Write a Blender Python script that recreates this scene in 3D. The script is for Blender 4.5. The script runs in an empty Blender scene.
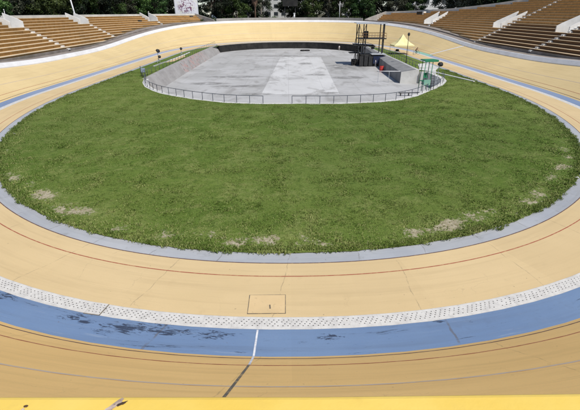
import bpy, bmesh, math, random, bisect
import numpy as np
from mathutils import Vector, Matrix, noise as mn
from mathutils.geometry import delaunay_2d_cdt
random.seed(7); np.random.seed(7)
sc = bpy.context.scene
COL = sc.collection
PI = math.pi

# ------------------------------------------------------------------ plan of the velodrome
R, YC, L, S1, N1, S2, N2 = 29.627, 61.145, 50.89, 1.52, 2.144, 1.685, 2.208
def _base():
    P = []
    def q(a, sc_, e):
        c, s = math.cos(a), math.sin(a)
        return R * math.copysign(abs(c) ** (2 / e), c), R * sc_ * math.copysign(abs(s) ** (2 / e), s)
    n = 4000
    for i in range(n + 1):
        x, y = q(-PI / 2 + PI / 2 * i / n, S1, N1); P.append((x, YC + y))
    for i in range(1, 400): P.append((R, YC + L * i / 400))
    for i in range(n * 2 + 1):
        x, y = q(PI * i / n / 2, S2, N2); P.append((x, YC + L + y))
    for i in range(1, 400): P.append((-R, YC + L - L * i / 400))
    for i in range(n):
        x, y = q(PI + PI / 2 * i / n, S1, N1); P.append((x, YC + y))
    return P
BP = _base(); SS = [0]
for i in range(1, len(BP)): SS.append(SS[-1] + math.dist(BP[i], BP[i - 1]))
LEN = SS[-1] + math.dist(BP[-1], BP[0]); HALF = LEN / 2
def at(s):
    s %= LEN
    i = bisect.bisect_right(SS, s) - 1
    a = BP[i]; b = BP[(i + 1) % len(BP)]; d = math.dist(a, b) or 1; t = (s - SS[i]) / d
    return a[0] + (b[0] - a[0]) * t, a[1] + (b[1] - a[1]) * t
def frame(s):
    x, y = at(s); x1, y1 = at(s - .8); x2, y2 = at(s + .8); d = math.hypot(x2 - x1, y2 - y1)
    return x, y, (y2 - y1) / d, -(x2 - x1) / d
def pt(s, o):
    x, y, nx, ny = frame(s); return x + o * nx, y + o * ny
def heading(s):
    x, y, nx, ny = frame(s); return math.atan2(ny, nx)        # angle of the outward normal
def sm(t):
    t = min(1, max(0, t)); return t * t * (3 - 2 * t)
def zrim(Y):
    q = sm((abs(Y - 86.59) - 5.501) / 82.843)
    zc = 4.6 + 1.872 * sm((Y - 15) / 45)
    return zc * q + 2.108 * (1 - q)
O_GUT, O_BLUE, O_BANK, O_RIM = 4.361, 5.0, 6.307, 12.9
O_WALK = 16.05
def zbank(s, o):
    X, Y = pt(s, O_RIM); z1 = zrim(Y)
    if o <= O_BLUE: return 0.0
    if o <= O_BANK: return .06 * (o - O_BLUE) / (O_BANK - O_BLUE)
    t = (o - O_BANK) / (O_RIM - O_BANK)
    return .06 + (z1 - .06) * (t * .985 + .015 * t * t)
def zwalk(s):
    X, Y = pt(s, O_RIM); return zrim(Y) + .62

# ------------------------------------------------------------------ helpers
def link(o): COL.objects.link(o); return o
def setp(o, label=None, cat=None, group=None, kind=None):
    if label: o['label'] = label
    if cat: o['category'] = cat
    if group: o['group'] = group
    if kind: o['kind'] = kind
    return o
def thing(name, label, cat, loc=(0, 0, 0), rz=0, group=None):
    o = bpy.data.objects.new(name, None); o.empty_display_size = .3
    o.location = loc; o.rotation_euler = (0, 0, rz); link(o)
    return setp(o, label, cat, group)
class MB:
    def __init__(s): s.v = []; s.f = []; s.m = []; s.uv = {}
    def add(s, vs, fs, mi=0):
        b = len(s.v); s.v += [tuple(v) for v in vs]
        for f in fs: s.f.append([b + i for i in f]); s.m.append(mi)
        return b
    def box(s, c, d, rz=0, mi=0, rx=0, ry=0):
        M = Matrix.Rotation(rz, 3, 'Z') @ Matrix.Rotation(ry, 3, 'Y') @ Matrix.Rotation(rx, 3, 'X')
        vs = [Vector(c) + M @ Vector((x * d[0] / 2, y * d[1] / 2, z * d[2] / 2)) for x in (-1, 1) for y in (-1, 1) for z in (-1, 1)]
        s.add(vs, [(0, 1, 3, 2), (4, 6, 7, 5), (0, 4, 5, 1), (2, 3, 7, 6), (0, 2, 6, 4), (1, 5, 7, 3)], mi); return s
    def tube(s, pts, r, n=8, mi=0, r1=None):
        pts = [Vector(p) for p in pts]; k = len(pts); vs = []
        up = Vector((0, 0, 1))
        for i, p in enumerate(pts):
            t = (pts[min(i + 1, k - 1)] - pts[max(i - 1, 0)]).normalized()
            a = t.cross(up if abs(t.z) < .95 else Vector((1, 0, 0))).normalized(); b = t.cross(a)
            rr = r if r1 is None else r + (r1 - r) * i / (k - 1)
            for j in range(n):
                w = 2 * PI * j / n; vs.append(p + (a * math.cos(w) + b * math.sin(w)) * rr)
        fs = [(i * n + j, i * n + (j + 1) % n, (i + 1) * n + (j + 1) % n, (i + 1) * n + j) for i in range(k - 1) for j in range(n)]
        fs += [tuple(range(n)), tuple((k - 1) * n + j for j in range(n - 1, -1, -1))]
        s.add(vs, fs, mi); return s
    def lathe(s, prof, n=16, mi=0, c=(0, 0, 0)):
        vs = [(c[0] + r * math.cos(2 * PI * j / n), c[1] + r * math.sin(2 * PI * j / n), c[2] + z) for r, z in prof for j in range(n)]
        k = len(prof)
        fs = [(i * n + j, i * n + (j + 1) % n, (i + 1) * n + (j + 1) % n, (i + 1) * n + j) for i in range(k - 1) for j in range(n)]
        fs += [tuple(range(n - 1, -1, -1)), tuple((k - 1) * n + j for j in range(n))]
        s.add(vs, fs, mi); return s
    def build(s, name, mats, parent=None, smooth=False, bevel=0):
        me = bpy.data.meshes.new(name); me.from_pydata(s.v, [], s.f)
        if not isinstance(mats, (list, tuple)): mats = [mats]
        for m in mats: me.materials.append(m)
        me.polygons.foreach_set('material_index', s.m)
        if s.uv:
            u = me.uv_layers.new(name='UVMap')
            for lp in me.loops: u.data[lp.index].uv = s.uv.get(lp.vertex_index, (0, 0))
        bm = bmesh.new(); bm.from_mesh(me)
        if not s.uv: bmesh.ops.recalc_face_normals(bm, faces=bm.faces)
        if bevel:
            bmesh.ops.bevel(bm, geom=[e for e in bm.edges if len(e.link_faces) == 2 and e.calc_face_angle(0) > .6], offset=bevel, segments=2, profile=.6, affect='EDGES', clamp_overlap=True)
        bm.to_mesh(me); bm.free()
        if smooth: me.polygons.foreach_set('use_smooth', [True] * len(me.polygons))
        me.update()
        o = bpy.data.objects.new(name, me); link(o); o.parent = parent
        return o
def frange(a, b, st):
    n = max(1, int(math.ceil((b - a) / st))); return [a + (b - a) * i / n for i in range(n + 1)]
def sweep(mb, s0, s1, prof, ds=1.2, closed=False, mi=0, caps=False, loop=False):
    """prof: function s -> list of (o, z).  closed: s wraps round; loop: the section is a closed outline"""
    ss = frange(s0, s1, ds)
    if closed: ss = ss[:-1]
    base = len(mb.v); m = None
    for s in ss:
        x, y, nx, ny = frame(s)
        pr = prof(s); m = len(pr); acc = 0; last = None
        for (o, z) in pr:
            mb.v.append((x + o * nx, y + o * ny, z))
            mb.uv[len(mb.v) - 1] = (s, o if abs(o) < 900 else 0)
    n = len(ss)
    for i in range(n if closed else n - 1):
        a = base + i * m; b = base + ((i + 1) % n) * m
        for j in range(m if loop else m - 1):
            k = (j + 1) % m
            mb.f.append([a + j, a + k, b + k, b + j]); mb.m.append(mi)
    if caps and loop and not closed:
        mb.f.append([base + j for j in range(m)]); mb.m.append(mi)
        mb.f.append([base + (n - 1) * m + j for j in range(m - 1, -1, -1)]); mb.m.append(mi)
    return mb

# ------------------------------------------------------------------ materials
class NT:
    def __init__(s, name, rough=.8, spec=.3):
        s.m = bpy.data.materials.new(name); s.m.use_nodes = True; s.t = s.m.node_tree; s.t.nodes.clear()
        s.out = s.n('ShaderNodeOutputMaterial'); s.b = s.n('ShaderNodeBsdfPrincipled')
        s.b.inputs['Roughness'].default_value = rough; s.b.inputs['Specular IOR Level'].default_value = spec
        s.l(s.b.outputs[0], s.out.inputs[0])
    def n(s, t, **k):
        x = s.t.nodes.new(t)
        for a, b in k.items(): setattr(x, a, b)
        return x
    def l(s, a, b): s.t.links.new(a, b)
    def val(s, inp, v):
        if hasattr(v, 'is_linked') or hasattr(v, 'links'): s.l(v, inp)
        else: inp.default_value = v
    def uv(s): return s.n('ShaderNodeUVMap').outputs[0]
    def pos(s): return s.n('ShaderNodeNewGeometry').outputs['Position']
    def obj(s): return s.n('ShaderNodeTexCoord').outputs['Object']
    def scale(s, v, sx, sy, sz=1):
        m = s.n('ShaderNodeVectorMath', operation='MULTIPLY'); s.l(v, m.inputs[0]); m.inputs[1].default_value = (sx, sy, sz); return m.outputs[0]
    def noise(s, v, scale, detail=4, rough=.6, dist=0):
        n = s.n('ShaderNodeTexNoise'); s.l(v, n.inputs['Vector']); n.inputs['Scale'].default_value = scale
        n.inputs['Detail'].default_value = detail; n.inputs['Roughness'].default_value = rough; n.inputs['Distortion'].default_value = dist
        return n.outputs['Fac']
    def mr(s, v, a, b, c=0, d=1, smooth=True):
        n = s.n('ShaderNodeMapRange'); n.interpolation_type = 'SMOOTHSTEP' if smooth else 'LINEAR'
        s.l(v, n.inputs[0])
        for i, x in enumerate((a, b, c, d)): n.inputs[i + 1].default_value = x
        return n.outputs[0]
    def mix(s, f, a, b, mode='MIX'):
        n = s.n('ShaderNodeMix', data_type='RGBA', blend_type=mode)
        s.val(n.inputs[0], f)
        for i, x in ((6, a), (7, b)):
            if isinstance(x, tuple): n.inputs[i].default_value = (*x, 1)
            else: s.l(x, n.inputs[i])
        return n.outputs[2]
    def math(s, op, a, b=0, c=0):
        n = s.n('ShaderNodeMath', operation=op)
        for i, x in enumerate((a, b, c)):
            s.val(n.inputs[i], x)
        return n.outputs[0]
    def sep(s, v):
        n = s.n('ShaderNodeSeparateXYZ'); s.l(v, n.inputs[0]); return n.outputs
    def comb(s, x, y, z=0.0):
        n = s.n('ShaderNodeCombineXYZ')
        for i, q in enumerate((x, y, z)): s.val(n.inputs[i], q)
        return n.outputs[0]
    def bump(s, h, st=.3, d=.02):
        n = s.n('ShaderNodeBump'); n.inputs['Strength'].default_value = st; n.inputs['Distance'].default_value = d
        s.l(h, n.inputs['Height']); s.l(n.outputs[0], s.b.inputs['Normal'])
    def col(s, c):
        if isinstance(c, tuple): s.b.inputs['Base Color'].default_value = (*c, 1)
        else: s.l(c, s.b.inputs['Base Color'])
        return s.m

def weathered(name, c1, c2, scale=2., rough=.8, grime=(.1, .09, .07), g=.35, bump=.2, metal=0):
    t = NT(name, rough); p = t.obj()
    a = t.noise(p, scale, 5); b = t.noise(p, scale * 4.3, 5, .7); d = t.noise(p, scale * .35, 3)
    c = t.mix(t.mr(a, .3, .7), c1, c2)
    c = t.mix(t.math('MULTIPLY', t.mr(b, .55, .75), g), c, grime)
    c = t.mix(t.math('MULTIPLY', t.mr(d, .5, .7), g * .6), c, grime)
    t.bump(b, bump, .01); t.b.inputs['Metallic'].default_value = metal
    return t.col(c)

def joints(t, u, period, width, wob=None):
    """1 in a joint, 0 elsewhere"""
    x = u if wob is None else t.math('ADD', u, wob)
    m = t.math('PINGPONG', x, period / 2)
    return t.math('SUBTRACT', 1.0, t.mr(m, width * .4, width, smooth=False))

BLUE_STAINS = [(-5.6, 11.2, 1.0, .26), (-2.7, 10.85, .5, .17), (-7.9, 11.85, .5, .15), (-7.3, 11.55, .3, .12), (-11.2, 13.1, .5, .2), (-4., 11.0, .6, .12), (1.3, 10.7, .4, .12), (6.4, 11.95, .25, .1), (5.2, 11.5, .2, .07), (8.6, 12.9, .4, .1)]
def track_mat(name, c1, c2, dark, stain_k, jp=4.7, jw=.022, jk=.55, streak=1.0, spots=.5, blue=False):
    t = NT(name, .72, .25); uv = t.uv(); x, y, z = t.sep(uv); P = t.pos()
    long = t.noise(t.scale(uv, .12, 2.6), 1.0, 6, .62, .4)
    long2 = t.noise(t.scale(uv, .5, 9.), 1.0, 5, .7)
    big = t.noise(P, .16, 5, .6); mid = t.noise(P, 1.1, 6, .65); fine = t.noise(P, 22., 3, .6)
    c = t.mix(t.mr(big, .3, .72), c1, c2)
    c = t.mix(t.math('MULTIPLY', t.mr(long, .45, .8), .5 * streak), c, dark)
    c = t.mix(t.math('MULTIPLY', t.mr(long2, .5, .85), .3 * streak), c, dark)
    # whole bays poured or repainted a little differently
    bay = t.n('ShaderNodeTexWhiteNoise', noise_dimensions='1D'); t.l(t.math('FLOOR', t.math('DIVIDE', x, jp)), bay.inputs['W'])
    c = t.mix(t.math('MULTIPLY', bay.outputs[0], .2), c, dark)
    b2 = t.n('ShaderNodeTexWhiteNoise', noise_dimensions='2D'); t.l(t.comb(t.math('FLOOR', t.math('DIVIDE', x, jp * .5)), t.math('FLOOR', t.math('DIVIDE', y, 1.75))), b2.inputs['Vector'])
    c = t.mix(t.math('MULTIPLY', b2.outputs[0], .10), c, dark)
    sk = t.noise(t.scale(uv, .09, 14.), 1.0, 4, .6, .3)
    c = t.mix(t.math('MULTIPLY', t.math('MULTIPLY', t.mr(sk, .66, .72), t.mr(big, .45, .6)), .35), c, (.2, .15, .1))
    c = t.mix(t.math('MULTIPLY', t.mr(mid, .56, .8), stain_k), c, dark)
    wob = t.math('MULTIPLY', t.math('SUBTRACT', t.noise(P, .8, 4), .5), .3)
    j = joints(t, t.math('ADD', t.math('ADD', x, 3.1 if blue else 0.0), t.math('MULTIPLY', y, .13)), jp, jw, wob)
    breakup = t.mr(t.noise(P, 2.3, 3), .35, .6)
    c = t.mix(t.math('MULTIPLY', t.math('MULTIPLY', j, breakup), jk), c, (.12, .1, .08))
    # scattered hairline cracks
    vo = t.n('ShaderNodeTexVoronoi', feature='DISTANCE_TO_EDGE'); vo.inputs['Scale'].default_value = .42
    wp = t.n('ShaderNodeVectorMath', operation='ADD'); t.l(P, wp.inputs[0])
    nz = t.n('ShaderNodeTexNoise'); nz.inputs['Scale'].default_value = 1.3; nz.inputs['Detail'].default_value = 5; t.l(P, nz.inputs['Vector'])
    t.l(nz.outputs['Color'], wp.inputs[1]); t.l(wp.outputs[0], vo.inputs['Vector'])
    cr = t.math('MULTIPLY', t.math('SUBTRACT', 1.0, t.mr(vo.outputs['Distance'], .0, .006)), t.mr(t.noise(P, .22, 2), .52, .62))
    c = t.mix(t.math('MULTIPLY', cr, .22), c, (.16, .13, .1))
    # small dirt specks
    sp = t.noise(P, 5.5, 2, .5)
    c = t.mix(t.math('MULTIPLY', t.mr(sp, .73, .78), spots), c, (.13, .1, .08))
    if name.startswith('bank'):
        c = t.mix(t.math('MULTIPLY', t.math('SUBTRACT', 1.0, t.mr(t.sep(P)[1], 20., 60.)), .85), c, t.mix(1.0, c, (1.24, 1.03, .74), 'MULTIPLY'))  # near bend warmed in colour to offset blue sky fill on its shade
    if blue:
        wn = t.noise(t.scale(uv, .33, 2.2), 1.0, 7, .72, .7); w2 = t.noise(t.scale(uv, 1.6, 5.), 1., 6, .75)
        k = t.math('MULTIPLY', t.mr(wn, .6, .66), t.mr(w2, .44, .56))
        c = t.mix(t.math('MULTIPLY', k, .85), c, (.035, .045, .07))
        px_, py_, pz_ = t.sep(P); acc = None
        for (bx, by, rx, ry) in BLUE_STAINS:
            g = t.math('ADD', t.math('POWER', t.math('DIVIDE', t.math('SUBTRACT', px_, bx), rx), 2.), t.math('POWER', t.math('DIVIDE', t.math('SUBTRACT', py_, by), ry), 2.))
            g = t.math('SUBTRACT', 1.0, t.mr(g, .0, 4.5)); acc = g if acc is None else t.math('MAXIMUM', acc, g)
        w3 = t.noise(t.scale(uv, 1.0, 3.4), 2.1, 9, .74, .9)
        c = t.mix(t.math('MULTIPLY', t.mr(t.math('ADD', w3, t.math('MULTIPLY', acc, .17)), .635, .70), .92), c, (.03, .04, .07))
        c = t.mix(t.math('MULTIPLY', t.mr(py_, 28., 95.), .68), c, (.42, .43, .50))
        lt = t.math('MULTIPLY', t.mr(t.noise(t.scale(uv, .25, 3.), 1.7, 6, .7), .58, .75), .4)
        c = t.mix(lt, c, (.36, .42, .5))
    c = t.mix(t.mr(fine, .2, .9, 0, .16), c, (.9, .86, .8), 'MULTIPLY') if False else t.mix(t.mr(fine, .3, .8, 0, .14), c, dark)
    t.bump(t.math('ADD', fine, mid), .12, .006)
    return t.col(c)

M = {}
M['apron'] = track_mat('apron_paint', (.65, .495, .268), (.71, .545, .305), (.48, .36, .195), .3, jk=.38)
M['bank'] = track_mat('banked_track_paint', (.70, .535, .27), (.75, .58, .30), (.53, .40, .20), .28, jp=6.1, jw=.02, jk=.3, streak=1.2, spots=.25)
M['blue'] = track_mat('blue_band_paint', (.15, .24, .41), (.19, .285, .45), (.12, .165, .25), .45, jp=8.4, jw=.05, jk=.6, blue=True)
M['strip'] = track_mat('pale_blue_grey_kerb', (.36, .385, .425), (.49, .505, .525), (.25, .255, .255), .8, jp=3.1, jw=.03, jk=.5)
def gutter_mat():
    t = NT('perforated_white_cover', .7, .3); uv = t.uv(); x, y, z = t.sep(uv); P = t.pos()
    t1 = t.math('DIVIDE', t.math('SUBTRACT', y, O_GUT), O_BLUE - O_GUT)
    c = t.mix(t.mr(t.noise(P, 3., 5), .35, .75), (.66, .65, .62), (.52, .51, .49))
    c = t.mix(t.math('MULTIPLY', t.mr(t.noise(P, 9., 4, .7), .55, .75), .4), c, (.3, .28, .25))
    # staggered rows of drain holes
    py = .10; px = .155
    row = t.math('DIVIDE', t.math('SUBTRACT', y, O_GUT + .10), py)
    rf = t.math('FLOOR', row); ry = t.math('MULTIPLY', t.math('SUBTRACT', t.math('FRACT', row), .5), py)
    off = t.math('MULTIPLY', rf, px * .37)
    fx = t.math('FRACT', t.math('DIVIDE', t.math('ADD', x, off), px)); rx = t.math('MULTIPLY', t.math('SUBTRACT', fx, .5), px)
    d = t.math('SQRT', t.math('ADD', t.math('POWER', t.math('MULTIPLY', rx, .78), 2.0), t.math('POWER', ry, 2.0)))
    hole = t.math('SUBTRACT', 1.0, t.mr(d, .014, .023, smooth=False))
    inb = t.math('MULTIPLY', t.math('GREATER_THAN', row, 0.0), t.math('LESS_THAN', row, 4.0))
    # some holes are blocked
    wn = t.n('ShaderNodeTexWhiteNoise', noise_dimensions='2D')
    t.l(t.comb(t.math('FLOOR', t.math('DIVIDE', t.math('ADD', x, off), px)), rf), wn.inputs['Vector'])
    hole = t.math('MULTIPLY', t.math('MULTIPLY', hole, inb), t.mr(wn.outputs[0], .04, .3))
    c = t.mix(hole, c, (.035, .03, .028))
    j = joints(t, x, .9, .016)
    c = t.mix(t.math('MULTIPLY', j, .15), c, (.2, .19, .17))
    e = t.mr(t.math('ABSOLUTE', t.math('SUBTRACT', t1, .5)), .475, .5)
    c = t.mix(t.math('MULTIPLY', e, .6), c, (.2, .18, .15))
    return t.col(c)
M['gutter'] = gutter_mat()
def line_mat(name, c, wear=.35, under=(.6, .43, .21)):
    t = NT(name, .7); P = t.pos()
    return t.col(t.mix(t.math('MULTIPLY', t.mr(t.noise(P, 4., 6, .75), .45, .7), wear), c, under))
M['ln_dark'] = line_mat('dark_line_paint', (.10, .06, .07), .3)
M['ln_red'] = line_mat('red_line_paint', (.36, .10, .06), .6)
M['ln_grey'] = line_mat('faded_grey_line_paint', (.56, .47, .38), .75, (.6, .42, .19))
M['ln_white'] = line_mat('white_line_paint', (.75, .76, .78), .75, (.4, .42, .5))
M['ln_char'] = line_mat('charcoal_line_paint', (.13, .12, .10), .8, (.45, .32, .15))
M['conc'] = weathered('grey_concrete', (.36, .34, .31), (.45, .43, .39), .6, .9)
M['conc_lt'] = weathered('pale_concrete', (.55, .54, .50), (.66, .65, .61), .5, .9, g=.25)
M['white'] = weathered('white_painted_wall', (.76, .755, .75), (.84, .835, .83), .7, .7, grime=(.4, .36, .32), g=.3)
M['walk'] = weathered('weedy_grey_walkway', (.22, .185, .16), (.33, .29, .255), .45, .95, grime=(.13, .12, .07), g=.7)
M['whitewall'] = weathered('chalky_white_wall', (.70, .69, .66), (.8, .79, .76), .6, .8, grime=(.35, .32, .28), g=.35)
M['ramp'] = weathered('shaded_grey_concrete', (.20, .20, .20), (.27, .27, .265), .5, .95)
M['black'] = weathered('black_painted_wall', (.018, .018, .018), (.035, .033, .03), .8, .85, grime=(.09, .085, .08), g=.5)
M['dark_metal'] = weathered('dark_steel', (.03, .03, .032), (.05, .048, .045), 3., .55, g=.2)
M['rail'] = weathered('dark_blue_grey_rail', (.055, .07, .10), (.09, .10, .12), 2., .5, g=.2)
M['green'] = weathered('green_paint', (.03, .20, .10), (.04, .26, .13), 2., .6, g=.25)
M['teal'] = weathered('pale_teal_paint', (.22, .46, .36), (.30, .52, .42), .5, .7, grime=(.5, .4, .25), g=.6)
M['tent'] = weathered('pale_yellow_canvas', (.82, .71, .34), (.86, .77, .42), .8, .7, grime=(.6, .5, .25), g=.2)
M['galv'] = weathered('galvanised_steel', (.42, .44, .46), (.52, .54, .56), 3, .45, g=.2)
M['pole'] = weathered('white_pole_paint', (.78, .78, .78), (.84, .84, .84), 1, .5, g=.1)
M['grey_box'] = weathered('blue_grey_cabinet_paint', (.26, .31, .40), (.32, .37, .46), 2, .5, g=.15)
M['redp'] = weathered('red_plastic', (.45, .03, .03), (.5, .05, .04), 3, .45, g=.1)
M['rust'] = weathered('rusty_brown', (.20, .10, .04), (.28, .15, .06), 3, .8)
M['dkblue'] = weathered('dark_blue_cloth', (.02, .03, .07), (.03, .04, .09), 2, .85, g=.1)
M['glass'] = NT('dark_window_glass', .15, .5).col((.03, .035, .04))
M['bark'] = weathered('grey_brown_bark', (.10, .075, .05), (.17, .13, .095), 2.5, .95, grime=(.03, .025, .02), g=.5)
M['bark_pale'] = weathered('pale_bark', (.32, .28, .23), (.42, .38, .32), 1.5, .95, grime=(.1, .08, .06), g=.5)
M['palm_bark'] = weathered('shaggy_palm_bark', (.14, .09, .06), (.2, .13, .09), 5, .95)
M['soil'] = weathered('dry_ground', (.10, .085, .05), (.13, .12, .06), .3, .95)
def seat_mat(name, hi, lo, worn=False):
    t = NT(name, .75); uv = t.uv(); P = t.pos()
    g = t.noise(t.scale(uv, .25, .0), 2.2, 5, .7); f = t.noise(P, 3.2, 5, .7)
    c = t.mix(t.mr(g, .3, .7), hi, lo)
    c = t.mix(t.math('MULTIPLY', t.mr(f, .5, .8), .5), c, (.07, .045, .025))
    x, y, z = t.sep(uv)
    c = t.mix(t.math('MULTIPLY', joints(t, x, 2.4, .03), .6), c, (.04, .025, .015))
    if worn: c = t.mix(t.math('MULTIPLY', t.math('SUBTRACT', 1.0, t.mr(x, 104.5, 107.5)), t.math('SUBTRACT', 1.0, t.mr(y, 23.5, 25.)) ), c, (.17, .09, .04))  # lower rows towards the near end mixed to a darker brown
    return t.col(c)
M['seat'] = seat_mat('weathered_orange_brown_boards', (.58, .34, .11), (.42, .225, .065))
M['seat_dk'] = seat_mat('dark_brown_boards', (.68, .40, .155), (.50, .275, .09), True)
M['tread'] = weathered('cream_step_edge', (.62, .49, .32), (.70, .58, .40), .5, .85, g=.35)
M['tread_dk'] = weathered('brown_step_edge', (.50, .37, .22), (.60, .46, .29), .5, .85, g=.5)
def parapet_mat():
    t = NT('glossy_yellow_paint', .42, .45); P = t.pos()
    a = t.noise(P, 3., 5); b = t.noise(P, 16, 5, .7); f = t.noise(P, 70, 3)
    c = t.mix(t.mr(a, .3, .7), (.84, .57, .10), (.88, .64, .15))
    c = t.mix(t.math('MULTIPLY', t.mr(b, .55, .8), .25), c, (.66, .43, .1))
    t.bump(t.math('ADD', b, t.math('MULTIPLY', f, .4)), .25, .004)
    return t.col(c)
M['yellow'] = parapet_mat()
def slab_mat(name, hi, lo, jx=4.0):
    t = NT(name, .85, .2); P = t.pos()
    a = t.noise(P, .09, 6, .65, .5); b = t.noise(t.scale(P, 1., .45), .35, 6, .65, .6); f = t.noise(P, 6, 4, .6)
    c = t.mix(t.mr(a, .35, .65), hi, lo)
    c = t.mix(t.math('MULTIPLY', t.mr(b, .5, .68), .6), c, (.26, .25, .235))
    c = t.mix(t.math('MULTIPLY', t.mr(f, .5, .8), .25), c, (.3, .29, .27))
    x, y, z = t.sep(P); acc = None
    for (bx, by, rx, ry) in ((-5.2, 68.0, 2.6, 1.1), (6.9, 68.6, 1.8, .8), (4.3, 111, 1.8, 2.6), (-11., 88, 6, 1.6), (14., 104, 5, 6), (-15, 79, 4, 1.6), (-9, 76, 5, 1.3), (5.6, 90, 2.5, 1.2), (-3, 132, 9, 2.), (12, 86, 4, 2)):
        g = t.math('ADD', t.math('POWER', t.math('DIVIDE', t.math('SUBTRACT', x, bx), rx), 2.), t.math('POWER', t.math('DIVIDE', t.math('SUBTRACT', y, by), ry), 2.))
        g = t.math('SUBTRACT', 1.0, t.mr(g, .2, 1.5)); acc = g if acc is None else t.math('MAXIMUM', acc, g)
    c = t.mix(t.math('MULTIPLY', t.math('MULTIPLY', acc, t.mr(t.noise(P, .55, 6, .7, .5), .36, .56)), .75), c, (.16, .155, .145))
    jj = t.math('MAXIMUM', joints(t, x, jx, .05), joints(t, y, jx, .05))
    c = t.mix(t.math('MULTIPLY', jj, .28), c, (.2, .19, .18))
    return t.col(c)
M['slab'] = slab_mat('weathered_pale_slab', (.49, .485, .475), (.385, .38, .365))
M['panel'] = slab_mat('newer_pale_panel', (.62, .615, .60), (.55, .545, .53), 6.)
def slope_mat():
    t = NT('graffitied_grey_slope', .85); P = t.pos(); x, y, z = t.sep(P)
    a = t.noise(P, .4, 6, .65); b = t.noise(t.scale(P, 2, .4, 1), .8, 5)
    c = t.mix(t.mr(a, .3, .7), (.30, .285, .27), (.39, .375, .36))
    c = t.mix(t.math('MULTIPLY', t.mr(b, .5, .7), .4), c, (.22, .21, .2))
    m = t.math('MULTIPLY', t.mr(y, 92, 96), t.math('SUBTRACT', 1.0, t.mr(y, 118, 126)))
    g = t.noise(P, .55, 4, .6, 1.5); h = t.noise(P, .9, 3, .6, 2.)
    c = t.mix(t.math('MULTIPLY', t.math('MULTIPLY', m, t.mr(g, .50, .56)), .6), c, (.48, .30, .27))
    c = t.mix(t.math('MULTIPLY', t.math('MULTIPLY', m, t.mr(h, .62, .66)), .8), c, (.10, .05, .04))
    return t.col(c)
M['slope'] = slope_mat()
def grass_mats():
    out = []
    for blade in (0, 1):
        t = NT('grass_blades' if blade else 'lawn', .95 if not blade else .7, .12); P = t.pos()
        big = t.noise(P, .055, 4, .6); mid = t.noise(P, .42, 6, .68, .5); sml = t.noise(P, 2.3, 6, .7); fi = t.noise(P, 11., 4, .7)
        c = t.mix(t.mr(big, .38, .62), (.118, .182, .032), (.172, .228, .05))
        pale = t.math('MULTIPLY', t.mr(mid, .44, .62), t.mr(sml, .36, .58))
        c = t.mix(t.math('MULTIPLY', pale, .62), c, (.26, .29, .095))
        c = t.mix(t.math('MULTIPLY', t.mr(t.noise(P, 2.6, 6, .75, .4), .5, .68), .75), c, (.048, .095, .013))
        c = t.mix(t.math('MULTIPLY', t.mr(t.noise(P, 3.4, 6, .8, .6), .56, .70), .55), c, (.33, .34, .13))
        c = t.mix(t.math('MULTIPLY', t.mr(fi, .48, .68), .6 if not blade else .3), c, (.032, .06, .012))
        c = t.mix(t.math('MULTIPLY', t.mr(t.noise(P, .028, 3, .5), .42, .6), .38), c, (.06, .11, .02))
        if blade:
            oi = t.n('ShaderNodeAttribute'); oi.attribute_name = 'tone'
            c = t.mix(t.mr(oi.outputs['Fac'], .0, .55, .75, 0, smooth=False), c, (.036, .076, .012))
            c = t.mix(t.mr(oi.outputs['Fac'], .6, .95, 0, .8, smooth=False), c, (.40, .41, .17))
        else:
            at_ = t.n('ShaderNodeAttribute'); at_.attribute_name = 'bare'
            m = t.mr(t.math('ADD', at_.outputs['Fac'], t.math('MULTIPLY', t.math('SUBTRACT', t.noise(P, 4.5, 7, .8), .5), 2.2)), .42, .62)
            d = t.mix(t.mr(t.noise(P, 5., 5, .7), .35, .65), (.34, .29, .19), (.54, .48, .36))
            d = t.mix(t.math('MULTIPLY', t.mr(t.noise(P, 14, 4, .7), .5, .7), .6), d, (.12, .10, .05))
            c = t.mix(t.math('MULTIPLY', m, .9), c, d)
            t.bump(t.math('ADD', sml, fi), .9, .06)
        out.append(t.col(c))
    return out
M['lawn'], M['blade'] = grass_mats()
def leaf_mat(name, c1, c2, c3):
    t = NT(name, .6, .25); P = t.obj()
    at_ = t.n('ShaderNodeAttribute'); at_.attribute_name = 'tone'
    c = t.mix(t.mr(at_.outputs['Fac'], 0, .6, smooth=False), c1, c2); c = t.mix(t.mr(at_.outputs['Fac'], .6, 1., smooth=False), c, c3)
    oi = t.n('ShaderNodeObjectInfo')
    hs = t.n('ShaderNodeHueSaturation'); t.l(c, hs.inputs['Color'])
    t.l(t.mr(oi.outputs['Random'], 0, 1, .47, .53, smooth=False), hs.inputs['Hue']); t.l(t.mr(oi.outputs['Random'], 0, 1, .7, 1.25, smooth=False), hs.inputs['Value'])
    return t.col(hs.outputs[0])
M['leafA'] = leaf_mat('dark_green_leaves', (.014, .03, .008), (.048, .085, .02), (.105, .155, .038))
M['leafB'] = leaf_mat('mid_green_leaves', (.02, .04, .009), (.065, .11, .024), (.13, .185, .045))
M['leafC'] = leaf_mat('olive_grey_leaves', (.03, .036, .02), (.075, .085, .05), (.15, .155, .10))
M['leafD'] = leaf_mat('black_green_leaves', (.006, .011, .005), (.014, .024, .009), (.03, .045, .014))

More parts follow.
